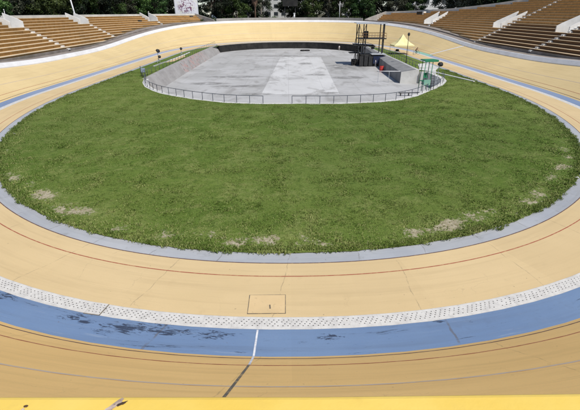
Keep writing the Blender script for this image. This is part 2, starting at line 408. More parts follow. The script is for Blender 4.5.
# ------------------------------------------------------------------ setting: ground, track, lawn
def outer_ground():
    mb = MB(); n = 180
    for i in range(n):
        s = LEN * i / n
        a = pt(s, 33); cx, cy = 0, 88
        d = math.hypot(a[0] - cx, a[1] - cy)
        for r, z in ((d, 4.2), (d + 60, 4.0), (d + 260, 3.), (2600, 0)):
            k = r / d if r != 2600 else 2600 / d
            mb.v.append((cx + (a[0] - cx) * k, cy + (a[1] - cy) * k, z))
    for i in range(n):
        j = (i + 1) % n
        for q in range(3):
            mb.f.append([i * 4 + q, i * 4 + q + 1, j * 4 + q + 1, j * 4 + q]); mb.m.append(0)
    setp(mb.build('ground', M['soil']), kind='structure')
outer_ground()

def ring(name, mat, o0, o1, dz=0, no=1, ds=1.2, kind='structure'):
    mb = MB()
    def prof(s): return [(o0 + (o1 - o0) * i / no, zbank(s, o0 + (o1 - o0) * i / no) + dz) for i in range(no + 1)]
    sweep(mb, -HALF, HALF, prof, ds, closed=True)
    o = mb.build(name, mat, smooth=True)
    if kind: setp(o, kind=kind)
    # the seam of the closed ring: give the last faces a continuous coordinate
    uvl = o.data.uv_layers[0].data
    for p in o.data.polygons:
        us = [uvl[l].uv[0] for l in p.loop_indices]
        if max(us) - min(us) > 50:
            for l in p.loop_indices:
                if uvl[l].uv[0] < 0: uvl[l].uv[0] += LEN
    return o
ring('inner_kerb_strip', M['strip'], -.9, .80)
ring('apron', M['apron'], .80, O_GUT, .0, 2)
ring('drain_cover_strip', M['gutter'], O_GUT, O_BLUE)
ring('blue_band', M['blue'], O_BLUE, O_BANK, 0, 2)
ring('banked_track', M['bank'], O_BANK, O_RIM + .02, 0, 8)
def line(name, mat, o, w, dz=.005, ds=.8): return ring(name, mat, o - w / 2, o + w / 2, dz, 1, ds)
line('inner_dark_line', M['ln_dark'], .83, .055)
line('apron_red_line', M['ln_red'], 1.82, .055)
line('measurement_line', M['ln_dark'], 6.56, .055, .009)
line('sprinters_line', M['ln_red'], 7.32, .05, .009)
line('stayers_line', M['ln_grey'], 9.15, .075, .01)
def cross_line(name, mat, sa, oa, sb, ob, w, lift=.012):
    mb = MB(); n = 16
    for i in range(n + 1):
        t = i / n; s = sa + (sb - sa) * t; o = oa + (ob - oa) * t
        for d in (-w / 2, w / 2):
            x, y = pt(s + d, o); mb.v.append((x, y, zbank(s + d, o) + lift))
    for i in range(n): mb.f.append([2 * i, 2 * i + 1, 2 * i + 3, 2 * i + 2]); mb.m.append(0)
    setp(mb.build(name, mat), kind='structure')
cross_line('start_line', M['ln_white'], -1.0, O_BLUE + .03, -1.0, O_BANK + .95, .055)
cross_line('start_line', M['ln_char'], -1.0, O_BANK + .95, -1.25, O_RIM - .1, .06)
cross_line('finish_line', M['ln_white'], 109.6, O_BANK, 105.3, O_RIM - .05, .75)
# a faded teal stretch on the blue band by the finish
mb = MB(); sweep(mb, 107, 119, lambda s: [(O_BLUE + .1, zbank(s, O_BLUE + .1) + .008), (O_BANK + .1, zbank(s, O_BANK + .1) + .012)]); setp(mb.build('teal_band', M['teal']), kind='structure')

# rim wall and walkway
mb = MB(); sweep(mb, 0, LEN, lambda s: [(O_RIM, zbank(s, O_RIM) - .5), (O_RIM, zbank(s, O_RIM) + .12), (O_RIM + .42, zwalk(s) + .12), (O_RIM + .68, zwalk(s) + .12), (O_RIM + .68, zwalk(s) - .6)], closed=True)
rw = mb.build('rim_wall', M['white']); setp(rw, 'long low white wall running round the whole upper rim of the banked track', 'wall')
mb = MB(); sweep(mb, 0, LEN, lambda s: [(O_RIM + .66, zwalk(s)), (15., zwalk(s) + .04), (O_WALK + .02, zwalk(s) + .1)], closed=True)
setp(mb.build('walkway', M['walk']), kind='structure')

# lawn polygon with the sunken slab cut out of it
SLAB = [(-23.9, 70.5), (-23.0, 66.8), (-21.3, 62.6), (-19.1, 59.1), (-17.3, 56.9), (-14.3, 54.4), (-11.9, 52.6), (-7.8, 50.4), (-3.1, 49.6), (.4, 49.5), (6.1, 49.4),
        (11.2, 50.4), (13.9, 51.7), (16.7, 54.2), (19., 57.3), (21.2, 60.5), (23.3, 63.5), (25., 67.), (25.9, 71.), (25.9, 78.3), (24.0, 78.6), (24.1, 116), (24.3, 149)]
def far_arc():
    out = []
    s0, s1 = 144.5, LEN - 144.5
    for i in range(41):
        out.append(pt(s0 + (s1 - s0) * i / 40, -.95))
    return out
fa = far_arc()
SLAB = SLAB[:-1] + [(24.25, fa[0][1] - 8)] + fa + [(-24.1, fa[-1][1] - 8), (-24.4, 116), (-24.3, 90)]
def inside(px, py, poly):
    px = np.asarray(px); py = np.asarray(py); r = np.zeros(px.shape, bool); n = len(poly)
    for i in range(n):
        x1, y1 = poly[i]; x2, y2 = poly[(i + 1) % n]
        if y1 == y2: continue
        c = ((y1 > py) != (y2 > py)) & (px < (x2 - x1) * (py - y1) / (y2 - y1) + x1)
        r ^= c
    return r
EDGE = [pt(LEN * i / 360, 0) for i in range(360)]
EA = np.array(EDGE)
def edge_dist(x, y):
    d = np.full(np.shape(x), 1e9)
    for ex, ey in EDGE: d = np.minimum(d, (x - ex) ** 2 + (y - ey) ** 2)
    return np.sqrt(d)
def bare(x, y, d):
    n1 = mn.noise(Vector((x * .16, y * .16, 3.))) ; n2 = mn.noise(Vector((x * .9, y * .9, 9.)))
    band = math.exp(-((d - (1.0 + .5 * n1)) / .75) ** 2)
    near = sm((40 - y) / 14)
    a = band * near * (.40 + .35 * n1 + .85 * n2)
    n3 = mn.noise(Vector((x * .12, y * .12, 30.)))
    a += max(0, n3 - .3) * .6 * max(0, n2 + .2)
    return max(0., min(1., a))
def lawn():
    rag = []
    for i, (x, y) in enumerate([pt(LEN * i / 900, 0) for i in range(900)]):
        s = LEN * i / 900
        w = .10 * mn.noise(Vector((s * .35, 0, 1))) + .09 * mn.noise(Vector((s * 1.5, 0, 5)))
        rag.append(pt(s, w + .02))
    pts = list(rag); n = len(rag); edges = [(i, (i + 1) % n) for i in range(n)]
    b = len(pts); pts += SLAB; edges += [(b + i, b + (i + 1) % len(SLAB)) for i in range(len(SLAB))]
    xs = []; ys = []
    y = 16.5
    while y < 162:
        st = .5 if y < 50 else 1.2 if y < 100 else 2.5
        x = -29.4
        while x < 29.6:
            xs.append(x + random.uniform(-.3, .3) * st); ys.append(y + random.uniform(-.3, .3) * st); x += st
        y += st
    xs = np.array(xs); ys = np.array(ys)
    inn = inside(xs, ys, rag) & ~inside(xs, ys, SLAB)
    xs = xs[inn]; ys = ys[inn]; d = edge_dist(xs, ys); k = d > .35; xs = xs[k]; ys = ys[k]
    pts += list(zip(xs.tolist(), ys.tolist()))
    V, E_, F, *_ = delaunay_2d_cdt([Vector(p) for p in pts], edges, [], 0, 1e-4)
    vx = np.array([v[0] for v in V]); vy = np.array([v[1] for v in V])
    fc = np.array([[sum(vx[i] for i in f) / 3, sum(vy[i] for i in f) / 3] for f in F])
    ok = inside(fc[:, 0], fc[:, 1], rag) & ~inside(fc[:, 0], fc[:, 1], SLAB)
    F = [list(f) for f, q in zip(F, ok) if q]
    dd = edge_dist(vx, vy)
    vs = []
    for x, y, q in zip(vx, vy, dd):
        h = min(1, q / 1.5) if y < 100 else min(1, q / 2.) * .5
        vs.append((x, y, .035 + h * (.05 + .05 * mn.noise(Vector((x * .5, y * .5, 0))) + .05 * mn.noise(Vector((x * 1.3, y * 1.3, 4))))))
    me = bpy.data.meshes.new('lawn'); me.from_pydata(vs, [], F); me.materials.append(M['lawn'])
    a = me.attributes.new('bare', 'FLOAT', 'POINT'); a.data.foreach_set('value', [bare(x, y, q) for x, y, q in zip(vx, vy, dd)])
    me.polygons.foreach_set('use_smooth', [True] * len(me.polygons)); me.update()
    for p in me.polygons:
        if p.normal.z < 0: p.flip()
    o = bpy.data.objects.new('lawn', me); link(o); setp(o, kind='structure')
    return rag
RAG = lawn()
def tufts():
    rng = np.random.default_rng(3)
    n = 420000
    y = 16.3 + 64 * rng.random(n) ** 1.35; x = rng.uniform(-29.7, 29.7, n)
    ok = inside(x, y, RAG) & ~inside(x, y, SLAB); x = x[ok]; y = y[ok]; d = edge_dist(x, y)
    keep = []
    for i in range(len(x)):
        v = mn.noise(Vector((x[i] * .6, y[i] * .6, 2.))) * .5 + .5
        b = bare(x[i], y[i], d[i])
        keep.append(random.random() < (.35 + .65 * v) * (1 - .85 * min(1, b * 1.8)) )
    keep = np.array(keep); x = x[keep]; y = y[keep]; d = d[keep]
    # fringe along the kerb at the near end
    m = 15000; s = rng.uniform(-80, 80, m); off = -rng.random(m) ** 1.6 * .55 + .10
    fx = []; fy = []
    for a, b in zip(s, off):
        w = .28 * mn.noise(Vector((a * .5, 0, 1))) + .2 * mn.noise(Vector((a * 1.9, 0, 8)))
        if random.random() < .35 + w * 2.2 + (.3 if b < -.1 else 0):
            p = pt(a, b + max(-.05, w)); fx.append(p[0]); fy.append(p[1])
    nf = len(fx); x = np.concatenate([x, fx]); y = np.concatenate([y, fy])
    n = len(x); B = 4; d_all = np.concatenate([d, np.full(nf, .05)])
    fr = np.zeros(n); fr[-nf:] = 1
    base = np.stack([x, y, np.full(n, .05)], 1)
    clump = np.array([mn.noise(Vector((a * 1.1, b * 1.1, 7.))) for a, b in zip(x, y)])
    H = (.055 + .05 * rng.random(n) + .05 * np.clip(clump, 0, 1)) * (1 + .15 * fr)
    V = np.zeros((n, B, 3, 3)); tone = np.zeros((n, B, 3))
    for k in range(B):
        a = rng.random(n) * 2 * PI; lean = rng.uniform(.2, .9, n) * H; w = rng.uniform(.012, .026, n)
        ox = rng.normal(0, .035, n); oy = rng.normal(0, .035, n)
        c = base + np.stack([ox, oy, np.zeros(n)], 1)
        sx = np.stack([-np.sin(a) * w, np.cos(a) * w, np.zeros(n)], 1)
        V[:, k, 0] = c - sx; V[:, k, 1] = c + sx
        V[:, k, 2] = c + np.stack([np.cos(a) * lean, np.sin(a) * lean, H], 1)
        tt = np.clip(rng.normal(.5, .22, n) + clump * .35, 0, 1); tt = np.where((d_all < 2.4) & (y < 50) & (rng.random(n) < .22 * np.clip(1.2 - np.abs(d_all - 1.3), 0, 1) + .03), .98, tt); tone[:, k, :] = tt[:, None]
    V = V.reshape(-1, 3); nt = len(V) // 3
    me = bpy.data.meshes.new('grass')
    me.vertices.add(len(V)); me.vertices.foreach_set('co', V.ravel())
    me.loops.add(nt * 3); me.loops.foreach_set('vertex_index', np.arange(nt * 3))
    me.polygons.add(nt); me.polygons.foreach_set('loop_start', np.arange(nt) * 3); me.polygons.foreach_set('loop_total', np.full(nt, 3))
    at_ = me.attributes.new('tone', 'FLOAT', 'POINT'); at_.data.foreach_set('value', tone.ravel())
    me.materials.append(M['blade']); me.update(calc_edges=True)
    o = bpy.data.objects.new('grass', me); link(o)
    setp(o, 'short rough green grass covering the infield lawn, worn thin near the kerb', 'grass', kind='stuff')
tufts()

# ------------------------------------------------------------------ the sunken slab, its walls and kerbs
FL = -2.0
def poly_sheet(name, poly, z, mat):
    bm = bmesh.new(); vs = [bm.verts.new((x, y, z)) for x, y in poly]; f = bm.faces.new(vs); bmesh.ops.triangulate(bm, faces=[f])
    for f in bm.faces:
        if f.normal.z < 0: f.normal_flip()
    me = bpy.data.meshes.new(name); bm.to_mesh(me); bm.free(); me.materials.append(mat)
    o = bpy.data.objects.new(name, me); link(o); return o
setp(poly_sheet('sunken_slab', SLAB, FL, M['slab']), kind='structure')
setp(poly_sheet('slab_panel', [(-4.4, 67.5), (8.2, 67.5), (9.6, 128), (-2.3, 128)], FL + .02, M['panel']), kind='structure')
def blot(name, cx, cy, rx, ry, z, mat, seed=0, n=40):
    p = []
    for i in range(n):
        a = 2 * PI * i / n; k = 1 + .45 * mn.noise(Vector((math.cos(a) * 1.6, math.sin(a) * 1.6, seed * 3.1)))
        p.append((cx + rx * k * math.cos(a), cy + ry * k * math.sin(a)))
    return setp(poly_sheet(name, p, z, mat), kind='structure')

def poly_wall(name, pts, prof, mat, label=None, cat='wall', group=None, parent=None):
    """pts: plan polyline; prof: list of (offset to the right of travel, z)"""
    mb = MB(); n = len(pts); m = len(prof)
    for i, p in enumerate(pts):
        a = Vector(pts[max(0, i - 1)]); b = Vector(pts[min(n - 1, i + 1)]); t = (b - a).normalized(); nr = Vector((t.y, -t.x))
        for o, z in prof: mb.v.append((p[0] + nr.x * o, p[1] + nr.y * o, z))
    for i in range(n - 1):
        for j in range(m):
            k = (j + 1) % m; mb.f.append([i * m + j, i * m + k, (i + 1) * m + k, (i + 1) * m + j]); mb.m.append(0)
    mb.f.append(list(range(m))); mb.m.append(0); mb.f.append([(n - 1) * m + j for j in range(m - 1, -1, -1)]); mb.m.append(0)
    o = mb.build(name, mat, parent)
    return setp(o, label, cat if label else None, group)
near_pts = [SLAB[i] for i in range(0, 20)]
def smooth_pl(p, k=2):
    for _ in range(k):
        q = [p[0]]
        for a, b in zip(p[:-1], p[1:]):
            q += [(a[0] * .75 + b[0] * .25, a[1] * .75 + b[1] * .25), (a[0] * .25 + b[0] * .75, a[1] * .25 + b[1] * .75)]
        p = q + [p[-1]]
    return p
near_s = smooth_pl(near_pts[:19]) + [(25.9, 74.5), (25.9, 78.3), (25.0, 78.6), (24.1, 78.7)]
poly_wall('retaining_wall', near_s, [(-.75, FL), (-.75, .07), (.15, .07), (.15, FL)], M['conc_lt'], 'curved pale concrete edge between the lawn and the near side of the sunken slab', 'wall')
left_pts = [(-24.3, 149), (-24.4, 116), (-24.3, 90), (-23.9, 70.5)]
lp = []
for a, b in zip(left_pts[:-1], left_pts[1:]):
    for i in range(8): lp.append((a[0] + (b[0] - a[0]) * i / 8, a[1] + (b[1] - a[1]) * i / 8))
lp.append(left_pts[-1])
lp = [(fa[-1][0] - .3, fa[-1][1] + 1.5)] + lp
poly_wall('retaining_wall', lp, [(.35, .12), (-.45, .12), (-1.9, FL), (-1.9, FL - .3), (.35, FL - .3)], M['slope'], 'sloping grey concrete wall with faded graffiti along the left side of the slab', 'wall')
farp = [pt(144.5 + (LEN - 289) * i / 60, -.95) for i in range(61)]
fw = thing('retaining_wall', 'black painted curved wall closing the far end of the sunken slab', 'wall', (0, 161, FL))
o = poly_wall('wall_face', [(x, y - 161) for x, y in farp], [(.25, .0), (.25, 2.08), (-.25, 2.08), (-.25, 0)], M['black'], parent=fw)
o = poly_wall('coping', [(x, y - 161) for x, y in farp], [(.45, 2.09), (.45, 2.22), (-.32, 2.22), (-.32, 2.09)], M['conc'], parent=fw)
# bank on the right, shade painted into its dark left and top faces
mb = MB()
A = [(20.6, 78.4), (21.0, 92), (22., 106), (23., 122), (24.1, 149), (fa[0][0] + .2, fa[0][1])]
for i, (x, y) in enumerate(A):
    xr = [23.9, 24.15, 24.25, 24.3, 24.6, fa[0][0] + .6][i]
    for p in ((x, y, FL - .2), (x + .05, y, .0), (xr - .5, y, .42), (xr, y, .42), (xr, y, FL - .2)): mb.v.append(p)
for i in range(len(A) - 1):
    for j in range(5):
        k = (j + 1) % 5; mb.f.append([i * 5 + j, i * 5 + k, i * 5 + 5 + k, i * 5 + 5 + j]); mb.m.append(0 if j < 3 and j != 2 else 1)
mb.f.append([0, 1, 2, 3, 4]); mb.m.append(1); mb.f.append([25 + j for j in (4, 3, 2, 1, 0)]); mb.m.append(1)
bk = mb.build('retaining_wall', [M['ramp'], M['conc_lt']]); setp(bk, 'thick dark grey concrete bank with a pale end face along the right side of the slab', 'wall')

# white kerb line by the grass on the right, and a similar one on the left
mb = MB()
def kerb(name, pts, label):
    mb = MB(); n = len(pts)
    for i, p in enumerate(pts):
        a = Vector(pts[max(0, i - 1)]); b = Vector(pts[min(n - 1, i + 1)]); t = (b - a).normalized(); nr = Vector((t.y, -t.x)) * .16
        for sx, z in ((-1, .02), (-1, .2), (1, .2), (1, .02)): mb.v.append((p[0] + nr.x * sx, p[1] + nr.y * sx, z))
    for i in range(n - 1):
        for j in range(3): mb.f.append([i * 4 + j, i * 4 + j + 1, i * 4 + 5 + j, i * 4 + 4 + j]); mb.m.append(0)
    mb.f.append([0, 1, 2, 3]); mb.m.append(0); mb.f.append([n * 4 - 1, n * 4 - 2, n * 4 - 3, n * 4 - 4]); mb.m.append(0)
    setp(mb.build(name, M['whitewall'], bevel=.02), label, 'kerb')
kerb('low_kerb', [(24.3, 80.6), (25.6, 79.), (26.3, 77.6), (26.9, 74.6), (27.9, 70.2), (28.9, 66.0)], 'low white kerb crossing the lawn beside the green judges stand')
kerb('low_kerb', [(-27.4, 88), (-27.3, 96), (-26.9, 104), (-26.9, 112), (-27., 120)], 'low white kerb in the narrow grass strip left of the slab')
# path of bare sand beyond the kerb
setp(poly_sheet('path', [(-26.8, 94), (-25.6, 97), (-25.5, 108), (-26.7, 112)], .14, M['apron']), kind='structure')
setp(poly_sheet('path', [(24.5, 80.3), (25.4, 78.8), (25.9, 75), (27.5, 80), (29.4, 84), (29.4, 92), (27, 90)], .12, M['conc_lt']), kind='structure')

# ------------------------------------------------------------------ railings
def railing(name, pts, spacing, h, label, r=.03, mids=(), base=.07):
    """one rail on posts along a plan polyline"""
    seg = [0]
    for a, b in zip(pts[:-1], pts[1:]): seg.append(seg[-1] + math.dist(a, b))
    def P(t):
        i = min(len(seg) - 2, max(0, bisect.bisect_right(seg, t) - 1)); k = (t - seg[i]) / (seg[i + 1] - seg[i])
        return pts[i][0] + (pts[i + 1][0] - pts[i][0]) * k, pts[i][1] + (pts[i + 1][1] - pts[i][1]) * k
    x0, y0 = pts[0]
    t = thing(name, label, 'railing', (x0, y0, base))
    n = max(1, round(seg[-1] / spacing))
    top = [(P(seg[-1] * i / (n * 2))[0] - x0, P(seg[-1] * i / (n * 2))[1] - y0, h + random.uniform(-.008, .008)) for i in range(n * 2 + 1)]
    MB().tube(top, r).build('rail', M['rail'], t, True)
    for m in mids: MB().tube([(a, b, m) for a, b, c in top], r * .7).build('rail', M['rail'], t, True)
    proto = None
    for i in range(n + 1):
        x, y = P(seg[-1] * i / n)
        if proto is None:
            proto = MB().tube([(0, 0, -.05), (0, 0, h)], r * 1.05).build('post', M['rail'], t, True); o = proto
        else:
            o = proto.copy(); link(o); o.parent = t
        o.location = (x - x0, y - y0, 0)
        o.rotation_euler = (random.uniform(-.02, .02), random.uniform(-.02, .02), 0)
    return t
ns = smooth_pl(near_pts[:19], 2)
la = [p for p in ns if p[0] < -3.1]; ra = [p for p in ns if p[0] > .2]
def inset(p, d):
    out = []
    for i, q in enumerate(p):
        a = Vector(p[max(0, i - 1)]); b = Vector(p[min(len(p) - 1, i + 1)]); t = (b - a).normalized(); out.append((q[0] - t.y * d, q[1] + t.x * d))
    return out
railing('tubular_railing', inset(la, .35) + [(-3.1, 49.95)], 1.65, .9, 'dark tubular railing curving along the left half of the near slab edge', .035)
railing('tubular_railing', [(.4, 49.9)] + inset(ra, .35), 1.65, .9, 'dark tubular railing curving along the right half of the near slab edge', .035)
railing('tubular_railing', [(-24.5, 72), (-24.6, 90), (-24.7, 116), (-24.6, 148)], 2.5, 1.05, 'dark post railing along the top of the sloping left wall', .035, base=.12)
railing('tubular_railing', [(24.1, 79.5), (24.2, 92), (24.35, 106), (24.4, 122), (24.6, 148)], 2.2, 1.15, 'dark post railing behind the grey bank on the right', .04, (.55,), base=.3)

# ------------------------------------------------------------------ grandstands
ROW0, RUN, RISE, Z0 = 16.3, 1.08, .54, 3.1
def row_z(k): return Z0 + RISE * (k + 1)
def turning(v):
    a, b = pt(v - .5, 24), pt(v + .5, 24); return math.dist(a, b) > 1.3
def stand(name, label, s0, s1, ktop, voms, aisles, maxk, seatmat, vrow, treadmat, nz=.06):
    """s0<s1 range on the curve; ktop(s) -> float top row index; voms: s centres of the entrances"""
    mid = (s0 + s1) / 2; ox, oy = pt(mid, ROW0)
    t = thing(name, label, 'grandstand', (ox, oy, 0))
    def shift(mb):
        mb.v = [(x - ox, y - oy, z) for x, y, z in mb.v]; return mb
    for k in range(maxk + 1):
        o0 = ROW0 + RUN * k; o1 = o0 + RUN - .003; z = row_z(k)
        # where this row exists
        iv = []; cur = None
        for s in frange(s0, s1, .5):
            ok = k <= ktop(s) + .01 and zwalk(s) + .2 < z
            if ok:
                for v in voms:
                    if abs(s - v) < (1.45 if turning(v) else 2.15) and vrow <= k < vrow + 5: ok = False
            if ok and cur is None: cur = s
            if not ok and cur is not None:
                if s - cur > 1: iv.append((cur, s - .5))
                cur = None
        if cur is not None: iv.append((cur, s1))
        if not iv: continue
        mb = MB()
        for a, b in iv:
            # riser boards + nosing (material 0) and tread (material 1)
            sweep(mb, a, b, lambda s: [(o0, 0.4), (o0, z - .13)], 1.4, mi=1)
            sweep(mb, a, b, lambda s: [(o0 - .03, z - .56), (o0 - .03, z - nz), (o0 + .02, z - nz)], 1.4, mi=0)
            sweep(mb, a, b, lambda s: [(o0, z - nz), (o0 - .2, z - nz), (o0 - .2, z), (o1 - .21, z), (o1 - .21, z - .02), (o1, z - .02), (o1, .4)], 1.4, mi=1)
            for e in (a, b):
                x, y, nx, ny = frame(e); i = len(mb.v)
                for o_, z_ in ((o0 - .05, .4), (o0 - .05, z), (o1, z), (o1, .4)):
                    mb.v.append((x + o_ * nx, y + o_ * ny, z_)); mb.uv[len(mb.v) - 1] = (e, o_)
                mb.f.append([i, i + 1, i + 2, i + 3]); mb.m.append(1)
        shift(mb).build('seating_row', [seatmat, treadmat], t)
    # front wall
    mb = MB(); sweep(mb, s0 - .4, s1 + .4, lambda s: [(O_WALK - .15, zwalk(s) - .3), (O_WALK - .15, max(zwalk(s) + .38, Z0 + .22)), (O_WALK + .05, max(zwalk(s) + .38, Z0 + .22)), (O_WALK + .05, .4)], 1.4, loop=True, caps=True)
    shift(mb).build('front_wall', M['walk'], t)
    # walking floor behind the front wall where the rim stands higher than the first rows
    mb = MB(); sweep(mb, s0, s1, lambda s: [(O_WALK, zwalk(s) + .08), (ROW0 + RUN * min(maxk, max(0, (zwalk(s) - Z0) / RISE)), zwalk(s) + .1)], 1.4)
    shift(mb).build('landing', M['walk'], t)
    # rear parapet following the top
    mb = MB()
    segs = []; cur = s0
    for v in sorted(voms):
        if vrow + 5 > min(ktop(v), 99) : segs.append((cur, v - 1.5)); cur = v + 1.5
    segs.append((cur, s1))
    for a, b in segs:
        sweep(mb, a, b, lambda s: [(ROW0 + RUN * (ktop(s) + 1), .4), (ROW0 + RUN * (ktop(s) + 1), row_z(ktop(s)) + .55), (ROW0 + RUN * (ktop(s) + 1) + .25, row_z(ktop(s)) + .55), (ROW0 + RUN * (ktop(s) + 1) + .25, .4)], 1.4, loop=True, caps=True)
    shift(mb).build('rear_parapet', M['conc_lt'], t)
    # end walls
    for e, sg in ((s0, -1), (s1, 1)):
        kt = ktop(e); x, y, nx, ny = frame(e); tx, ty = -ny * sg, nx * sg
        mb = MB(); pr = [(O_WALK, .4), (O_WALK, max(Z0 + .9, zwalk(e) + .7)), (ROW0 + RUN * (kt + 1) - .3, row_z(kt) + .6), (ROW0 + RUN * (kt + 1) + .26, row_z(kt) + .6), (ROW0 + RUN * (kt + 1) + .26, .4)]
        zw = zwalk(e)
        for w in (.02, .34):
            for o_, z_ in pr: mb.v.append((x + o_ * nx + tx * w - ox, y + o_ * ny + ty * w - oy, z_))
        m = len(pr); mb.f.append(list(range(m))); mb.f.append(list(range(2 * m - 1, m - 1, -1)))
        for j in range(m): mb.f.append([j, (j + 1) % m, m + (j + 1) % m, m + j])
        mb.m = [0] * len(mb.f); mb.build('end_wall', M['conc'], t)
    # aisles: flights of pale half steps
    for sa, ka, kb in aisles:
        mb = MB(); h = heading(sa)
        for k in range(ka, kb):
            z = row_z(k)
            if z < zwalk(sa) + .2: continue
            o0 = ROW0 + RUN * k
            for q, (dz, oo) in enumerate(((-.27, -.30),)):
                x, y = pt(sa, o0 + oo); mb.box((x - ox, y - oy, z + dz / 1 - .0 - .12), (.52, .72, .30), h)
            x, y = pt(sa, o0 + .08); mb.box((x - ox, y - oy, z + .01), (.3, .74, .06), h)
        if mb.v: mb.build('aisle_stairs', M['whitewall'], t)
    # entrances: two sloping cheek walls with a floor and a dark doorway between them
    for v in voms:
        for sg in (-1, 1):
            sv = v + sg * 1.55 * (29.6 / (29.6 + 26) if abs(88 - at(v)[1]) > 45 else 1)
            x, y, nx, ny = frame(v); tx, ty = -ny * sg, nx * sg
            mb = MB(); oA = ROW0 + RUN * vrow - .35; oB = ROW0 + RUN * min(vrow + 5, ktop(v) + 1.1)
            zA = row_z(vrow - 1) - .2
            zB = Z0 + RISE * ((oB - ROW0) / RUN)
            pr = [(oA, zA), (oA, zA + 1.25), (oA + .9, zA + 1.75), (oB, zB + 1.0), (oB, zA)]
            for w in (1.95, 2.2):
                for o_, z_ in pr: mb.v.append((x + o_ * nx + tx * w - ox, y + o_ * ny + ty * w - oy, z_))
            m = len(pr); mb.f = [list(range(m)), list(range(2 * m - 1, m - 1, -1))] + [[j, (j + 1) % m, m + (j + 1) % m, m + j] for j in range(m)]
            mb.m = [0] * len(mb.f); mb.build('entrance_wall', M['whitewall'], t)
        x, y, nx, ny = frame(v); h = heading(v)
        om = (oA + oB) / 2; mb = MB().box((x + om * nx - ox, y + om * ny - oy, zA - .1), (oB - oA + .6, 3.9, .3), h); mb.build('entrance_floor', M['conc'], t)
        if ktop(v) > vrow + 4.5:
            mb = MB().box((x + (oB - .1) * nx - ox, y + (oB - .1) * ny - oy, (zA + zB) / 2), (.1, 3.9, zB - zA - .3), h); mb.build('doorway', M['black'], t)  # black panel paints the darkness inside the opening
    return t
def ktL(s): return 10.
stand('grandstand', 'long terraced stand with sunlit orange brown boards along the left side of the track', 193.6, 318, ktL, [206.9, 233.5, 262.0, 290.],
      [(206.0, 0, 8), (232.6, 0, 8), (260.9, 0, 8), (289., 0, 8)], 10, M['seat'], 8, M['tread'])
def ktR(s):
    xs = [30, 60, 80, 95, 110, 127, 140, 155, 160]; ys = [22, 24, 24, 22, 19, 15., 12.5, 11., 10.7]
    for i in range(len(xs) - 1):
        if s <= xs[i + 1]:
            return ys[i] + (ys[i + 1] - ys[i]) * max(0, (s - xs[i]) / (xs[i + 1] - xs[i]))
    return ys[-1]
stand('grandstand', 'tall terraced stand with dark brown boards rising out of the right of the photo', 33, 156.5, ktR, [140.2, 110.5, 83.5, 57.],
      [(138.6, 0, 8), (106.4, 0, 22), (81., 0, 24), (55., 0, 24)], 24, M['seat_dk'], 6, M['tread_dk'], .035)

# far rim wall between the two stands
mb = MB(); sweep(mb, 157.4, 192.8, lambda s: [(O_WALK, 3), (O_WALK, zwalk(s) + 1.0), (O_WALK + .3, zwalk(s) + 1.0), (O_WALK + .3, 3)], 1.2, loop=True, caps=True)
setp(mb.build('rear_wall', M['conc']), 'low grey wall behind the far rim between the two stands', 'wall')

# ------------------------------------------------------------------ near tribune and its yellow parapet
t = thing('viewing_terrace', 'raised concrete viewing terrace above the near bend, behind the yellow parapet', 'terrace', (0, 0, 0))
mb = MB(); sweep(mb, -26, 26, lambda s: [(15.87, 3.5), (15.87, 8.2), (19.6, 8.22), (19.6, 3.5)], 1., loop=True, caps=True); mb.build('deck', M['conc'], t)
for k in range(5):
    mb = MB(); sweep(mb, -26, 26, lambda s: [(19.62 + k, 3.5), (19.62 + k, 8.7 + .45 * k), (20.6 + k, 8.7 + .45 * k), (20.6 + k, 3.5)], 1., loop=True, caps=True); mb.build('seating_row', M['seat'], t)
t = thing('parapet', 'bright yellow painted parapet with chipped patches at the bottom of the photo', 'parapet', (0, .5, 8.2))
mb = MB()
def ppr(s):
    a, b = 15.5225, 15.86
    return [(b, 8.0), (b, 9.27), (b - .015, 9.292), (b - .04, 9.3), (a + .012, 9.3), (a + .006, 9.2985), (a + .002, 9.295), (a, 9.288), (a, 5.2)]
sweep(mb, -26, 26, ppr, .5, loop=True, caps=True); mb.v = [(x, y - .5, z - 8.2) for x, y, z in mb.v]; mb.build('wall_body', M['yellow'], t, smooth=False)
M['chip'] = weathered('bare_chipped_plaster', (.62, .47, .38), (.74, .62, .52), 30, .9, grime=(.09, .05, .03), g=.9)
M['chipdk'] = weathered('dark_rust_spot', (.06, .035, .02), (.12, .07, .04), 40, .9)
def chip(cx, cy, z, L_, W_, ang, mat, seed):
    mb = MB(); n = 26; vs = [(cx, cy, z + .002)]
    for i in range(n):
        a = 2 * PI * i / n; k = 1 + .55 * mn.noise(Vector((math.cos(a) * 2, math.sin(a) * 2, seed)))
        dx, dy = L_ * k * math.cos(a), W_ * k * math.sin(a)
        vs.append((cx + dx * math.cos(ang) - dy * math.sin(ang), cy + dx * math.sin(ang) + dy * math.cos(ang), z + .0012))
    mb.add(vs, [(0, i + 1, (i + 1) % n + 1) for i in range(n)]); mb.build('paint_chip', mat, t)

# ------------------------------------------------------------------ camera (needed for nothing else)
F, Y0, ROLL, CX, YAW = 411.2, 12.14, -.004, -.053, .003
th = math.atan((205 - Y0) / F)
cam = bpy.data.cameras.new('camera'); cam.sensor_width = 36; cam.lens = F / 580 * 36; cam.clip_start = .05; cam.clip_end = 6000
co = bpy.data.objects.new('camera', cam); link(co)
fw_ = Vector((0, math.cos(th), -math.sin(th))); rt = Vector((1, 0, 0)); dn = Vector((0, -math.sin(th), -math.cos(th)))
cr, sr = math.cos(ROLL), math.sin(-ROLL)
r_ = rt * cr + dn * sr; d_ = -rt * sr + dn * cr
rot = Matrix.Rotation(-YAW, 3, 'Z'); r_ = rot @ r_; d_ = rot @ d_; f_ = rot @ fw_
co.matrix_world = Matrix(((r_.x, -d_.x, -f_.x, CX), (r_.y, -d_.y, -f_.y, 0), (r_.z, -d_.z, -f_.z, 10), (0, 0, 0, 1)))
sc.camera = co

